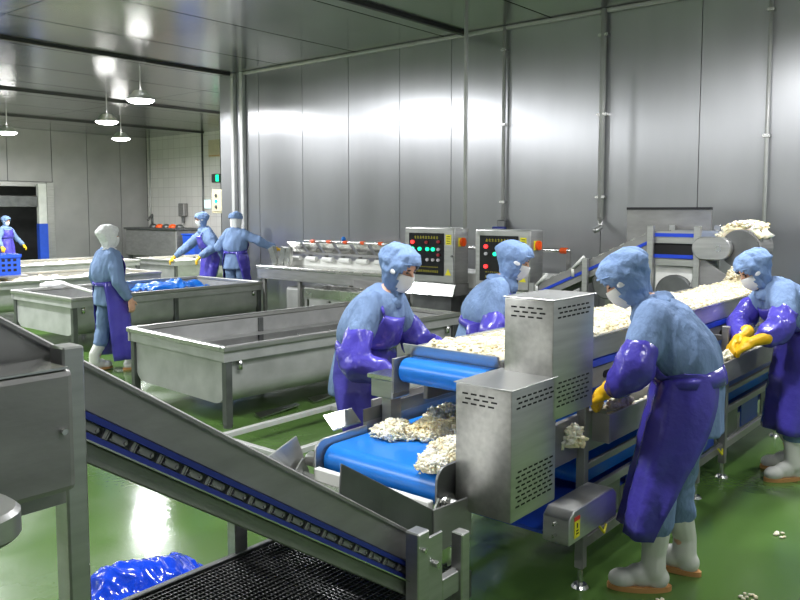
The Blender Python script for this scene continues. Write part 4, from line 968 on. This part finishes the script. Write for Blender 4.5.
    for s in (-1, 1):
        mb = MB(); a = arc(T[19], 42, grow=0.006)[0 if s > 0 else -1]; b_ = arc(T[21], 50, grow=0.006)[0 if s > 0 else -1]
        capchain(mb, [a, b_, shl+sdv*s*0.06*S_+(neck-shl)*0.5], [0.008, 0.008, 0.008], 8); put_mb(mb, 'neck_strap', 'pvc', ap)
    # ---- boots
    for s in (-1, 1):
        fdir = Matrix.Rotation(toe[s], 3, 'Z') @ Vector((0, 1, 0)); sd = Vector((fdir.y, -fdir.x, 0)); z0 = AN[s].z - 0.075
        an = AN[s]; fl_ = Vector((an.x, an.y, z0))
        mb = MB()
        if boots: capchain(mb, [fl_+Vector((0, 0, 0.09)), fl_+Vector((0, 0, 0.17)), an+(KN[s]-an)*0.5, an+(KN[s]-an)*0.86], [0.056, 0.054, 0.062, 0.069])
        else: capchain(mb, [fl_+Vector((0, 0, 0.07)), fl_+Vector((0, 0, 0.10))], [0.046, 0.048])
        rf = Matrix((sd, fdir, Vector((0, 0, 1)))).transposed()
        mb.sph(fl_+fdir*-0.015+Vector((0, 0, 0.055)), (0.045, 0.058, 0.055), 14, rf); mb.sph(fl_+fdir*0.055+Vector((0, 0, 0.062)), (0.046, 0.075, 0.055), 14, rf); mb.sph(fl_+fdir*0.135+Vector((0, 0, 0.045)), (0.05, 0.065, 0.045), 14, rf)
        me = remesh(mb, 0.008*lod, 3)
        bt = put('boot' if boots else 'shoe', me, 'boot')
        mb = MB(); O_ = []
        for k in range(24):
            a = math.tau*k/24; l = math.sin(a); wv = math.cos(a)
            O_.append(fl_ + fdir*(0.06+0.142*l) + sd*wv*(0.05+0.006*l))
        mb.loft([[p+Vector((0, 0, zz)) for p in O_] for zz in (0.0, 0.022)]); ob = mb
        bmesh.ops.recalc_face_normals(ob.bm, faces=ob.bm.faces); put_mb(ob, 'sole', 'sole', bt, False)
    # ---- head wear
    rows = []; n = 40; na = -0.5
    prof = [(0.134, 0.010, 0.012), (0.131, 0.032, 0.038), (0.124, 0.053, 0.064), (0.112, 0.071, 0.086), (0.096, 0.084, 0.102), (0.076, 0.092, 0.113), (0.055, 0.096, 0.118), (0.032, 0.097, 0.119), (0.01, 0.096, 0.117), (-0.015, 0.094, 0.113), (-0.04, 0.089, 0.107), (-0.065, 0.083, 0.099), (-0.088, 0.076, 0.089), (-0.108, 0.070, 0.078), (-0.125, 0.067, 0.072)]
    rnd = random.Random(seed)
    cuts = len(prof)
    R_ = []
    for z, rx, ry in prof: R_.append((L(0, -0.012, z), hs, hf, rx*HS, ry*HS, z))
    nf = T[-5]; base = L(0, -0.012, -0.125)
    for f, rx, ry in ((0.3, 0.082, 0.086), (0.6, 0.1, 0.1), (1.0, 0.122, 0.102)):
        tgt = shl + (neck-shl)*0.35
        c = base.lerp(tgt, f); sd = hs.lerp(sdv, f).normalized(); fr = hf.lerp(T[-6][2], f).normalized()
        R_.append((c, sd, fr, rx*S_, ry*S_, -0.125-0.1*f))
    if head == 'cap': R_ = R_[:9]
    if head == 'net': R_ = R_[:-2]
    mb = MB(); vs = []
    for (c, sd, fr, rx, ry, z) in R_:
        row = []
        for k in range(n):
            a = math.tau*k/n
            puff = -0.003 + 0.022*max(0, -math.sin(a))*max(0, 1-abs(z-0.04)/0.09) + (0.006 if head == 'hood' and z > 0.03 else 0)*(1+math.sin(a*9+seed))*0.5
            back = max(0, -math.sin(a)); puff -= (0.022 if head == 'hood' else 0.012)*back*min(1, max(0, -z-0.0)/0.06)*(1 if z > -0.13 else max(0, 1-(-z-0.13)/0.05)) if head != 'cap' else 0
            wv = 0.004*math.sin(a*6+z*25+seed)+0.002*math.sin(a*15+seed*2-z*30)
            row.append(mb.bm.verts.new(c + sd*(rx+puff+wv)*math.cos(a) + fr*(ry+puff+wv)*math.sin(a)))
        vs.append(row)
    for i in range(len(vs)-1):
        z = (R_[i][5]+R_[i+1][5])/2
        for k in range(n):
            a = math.tau*(k+0.5)/n; th = math.degrees(math.asin(max(-1, min(1, math.cos(a))))) if math.sin(a) > 0 else 180
            if head != 'cap' and (th/52)**2 + ((z+0.022)/0.098)**2 < 1: continue
            mb.bm.faces.new((vs[i][k], vs[i][(k+1) % n], vs[i+1][(k+1) % n], vs[i+1][k]))
    mb.bm.faces.new(vs[0])
    loose = [v for v in mb.bm.verts if not v.link_faces]
    bmesh.ops.delete(mb.bm, geom=loose, context='VERTS')
    bmesh.ops.recalc_face_normals(mb.bm, faces=mb.bm.faces)
    bmesh.ops.subdivide_edges(mb.bm, edges=list(mb.bm.edges), cuts=1, smooth=0.6, use_grid_fill=True)
    bmesh.ops.recalc_face_normals(mb.bm, faces=mb.bm.faces)
    me = bpy.data.meshes.new('hood'); mb.bm.to_mesh(me); mb.bm.free(); wrinkle(me, 0.009, 10, seed+3, (1, 1, 2.2))
    hd = thick(put('cap' if head == 'cap' else 'hood', me, 'hairnet' if head == 'net' else 'hood'), 0.006)
    if head == 'hood':
        mb = MB(); pts = []
        for k in range(15):
            a = R(90)+R(66)*(k/7-1); pts.append(L(0, -0.012, 0.076-0.02*abs(k/7-1)**2) + hs*0.098*HS*math.cos(a) + hf*0.1175*HS*math.sin(a))
        capchain(mb, pts, [0.006]*15, 8); me = remesh(mb, 0.005*lod, 1); put('hood_band', me, 'hood', hd)
        for s in (-1, 1):
            mb = MB(); mb.sph(L(s*0.0935, 0.02, 0.0), HR(0.0045, 0.024, 0.014), 12, HF); put_mb(mb, 'ear_mesh', 'hairnet', hd)
    if head == 'cap':      # white neck cloth below the cap, open at the face
        rows = []
        for (z, rx, ry) in ((0.03, 0.095, 0.115), (-0.02, 0.092, 0.11), (-0.07, 0.085, 0.10), (-0.12, 0.08, 0.09), (-0.16, 0.085, 0.09)):
            rows.append([L(0, -0.012, z) + hs*HS*(rx+0.003*math.sin(7*a))*math.cos(a) + hf*HS*(ry+0.003*math.sin(7*a))*math.sin(a) for a in (R(-90)+R(140)*(2*k/30-1) for k in range(31))])
        mb = MB(); mb.loft(rows, closed=False, cap=False); thick(put_mb(mb, 'neck_cloth', 'hairnet', hd), 0.004)
    # ---- face mask with ear loops
    rows = []
    for i in range(9):
        f = i/8; z = 0.0-0.112*f; hw = 60+10*math.sin(f*math.pi)
        bul = 0.014*math.sin(f*math.pi)
        rows.append([L(0, 0.0, z) + hs*HS*(0.070-0.02*f+bul*0.5)*math.cos(a) + hf*HS*(0.095-0.014*f*f+bul+(0.016*math.exp(-((math.degrees(a)-90)/14)**2)*(1-f)))*math.sin(a) for a in (R(90)+R(hw)*(2*k/16-1) for k in range(17))])
    mb = MB(); mb.loft(rows, closed=False, cap=False); mk = thick(put_mb(mb, 'face_mask', 'mask'), 0.003)
    for s in (-1, 1):
        mb = MB(); capchain(mb, [L(s*0.064, 0.045, -0.01), L(s*0.082, -0.01, 0.012)], [0.0025, 0.0025], 6); put_mb(mb, 'ear_loop', 'mask', mk)
    return t

STAND = dict(hip=(0, -0.02, 0.80), waist=(0, -0.01, 0.95), chest=(0, 0.0, 1.12), neck=(0, 0.0, 1.285), head=(0, 0.03, 1.42), hrot=(0, 5), elR=(.24, -.04, .97), elL=(-.24, -.04, .97), wrR=(.24, .08, .77), wrL=(-.24, .08, .77), knR=(.10, .03, .43), knL=(-.10, .03, .43), anR=(.11, 0, .075), anL=(-.11, 0, .075))
def pose(**k): d = dict(STAND); d.update(k); return d
# stooping worker in front
worker('tall worker in foreground stooping over tray, back turned, white boots', (3.405, 1.29), 8,
       pose(hip=(0, -0.08, 0.84), waist=(0, -0.075, 0.985), chest=(-0.01, 0.02, 1.165), neck=(-0.03, 0.105, 1.295), head=(-0.06, 0.20, 1.39), hrot=(16, 38), twist=8,
            elL=(-.26, .10, 1.02), wrL=(-.20, .22, .915), elR=(.2, .16, .98), wrR=(-.05, .25, .91), hdL=(.35, .6, -.4), hdR=(-.55, .5, -.4), hnL=(.5, -.3, -.8), hnR=(-.5, -.3, -.8),
            knR=(.15, .0, .45), knL=(-.07, .03, .45), anR=(.21, -.03, .075), anL=(-.04, .05, .075), toeR=-8, toeL=25, sky=0.04, skx=-0.04, open=62, zb=0.3, curl=0.7), 1.0, gloves='glove_yellow', seed=1, apron=152)
worker('worker at right edge bending over tray with yellow gloves', (5.44, 1.27), 36,
       pose(hip=(0, -0.07, 0.82), waist=(0, -0.03, 0.96), chest=(0, 0.08, 1.115), neck=(0, 0.185, 1.225), head=(0, 0.28, 1.315), hrot=(8, 36), twist=5,
            elL=(-.26, .20, .98), wrL=(-.27, .36, .905), elR=(.15, .30, .96), wrR=(-.14, .40, .905), hdL=(.25, .7, -.35), hdR=(-.4, .6, -.35), hnL=(.5, -.3, -.8), hnR=(-.5, -.3, -.8), toeL=15, toeR=-5, anR=(.10, -.05, .075), anL=(-.1, .03, .075), sky=0.0, open=50, zb=0.3, curl=0.7), 1.0, gloves='glove_yellow', seed=2, apron=150)
worker('worker facing camera beside upper tray, eyes lowered, shiny purple sleeves', (3.11, 2.83), 187,
       pose(hip=(0, -0.06, 0.82), waist=(0, -0.02, 0.975), chest=(0, 0.04, 1.13), neck=(-0.02, 0.10, 1.265), head=(-0.05, 0.17, 1.39), hrot=(-6, 24), twist=6,
            elR=(.28, .10, .93), wrR=(.14, .27, .87), elL=(-.25, .16, .95), wrL=(-.20, .35, .97), hdR=(-.6, .6, .1), hdL=(.1, .9, .1), curl=1.0), 1.0, seed=3, apron=120)
worker('worker in profile half hidden behind the upper drive cover', (4.27, 2.86), 202,
       pose(hip=(0, -0.06, 0.82), waist=(0, -0.02, 0.97), chest=(0, 0.05, 1.12), neck=(-0.01, 0.12, 1.25), head=(-0.02, 0.19, 1.37), hrot=(6, 22), twist=10,
            elR=(.25, .10, .90), wrR=(.14, .28, .86), elL=(-.25, .16, .92), wrL=(-.12, .33, .88), hdR=(-.5, .7, -.1), hdL=(.4, .8, -.1), curl=1.0), 1.0, seed=4, apron=120)
worker('worker with white hairnet walking between the tubs, back turned', (4.38, 7.68), -92,
       pose(hrot=(-8, 4), head=(0, 0.02, 1.42), hip=(0, 0, .80), knL=(-.09, -.03, .43), anL=(-.09, -.14, .085), knR=(.08, .13, .43), anR=(.08, .17, .075), elR=(.25, -.03, .96), wrR=(.27, .09, .77), hdR=(0, .2, -1), hnR=(-1, 0, 0), hdL=(0, .15, -1), hnL=(1, 0, 0), elL=(-.25, -.03, 1.0), wrL=(-.26, .03, .86), curl=0.5, open=15, zb=0.13, sky=-0.02), 1.0, head='net', sleeves=False, seed=5, apron=140)
worker('worker in blue cap reaching sideways to the grading bench, back turned', (7.98, 10.12), -72,
       pose(hrot=(-15, 4), elR=(.38, .06, 1.10), wrR=(.53, .22, 1.0), elL=(-.30, 0, 1.0), wrL=(-.34, .18, .86), hdR=(.5, .7, -.3), hdL=(0, .6, -.6), twist=-6), 1.09, head='cap', sleeves=False, gloves='glove_yellow', seed=6, apron=150)
worker('masked worker stretching a yellow glove toward the filled tub', (8.15, 11.02), 66,
       pose(hip=(0, -0.05, .8), chest=(0.0, .05, 1.11), neck=(0, .09, 1.265), head=(0, .13, 1.395), hrot=(10, 12), elR=(.28, .26, 1.0), wrR=(.30, .48, .82), elL=(-.26, 0, .98), wrL=(-.24, .2, .85), hdR=(.05, .75, -.6), hdL=(0, .6, -.6)), 1.1, sleeves=False, gloves='glove_yellow', seed=7, apron=125)
worker('distant worker standing by the far doorway at left edge', (8.78, 20.2), 200,
       pose(hrot=(0, 12), elR=(.27, .05, .98), wrR=(.32, .2, .8), elL=(-.28, .05, .98), wrL=(-.36, .18, .82)), 1.0, sleeves=False, gloves='glove_yellow', seed=8, apron=125, lod=1.6)
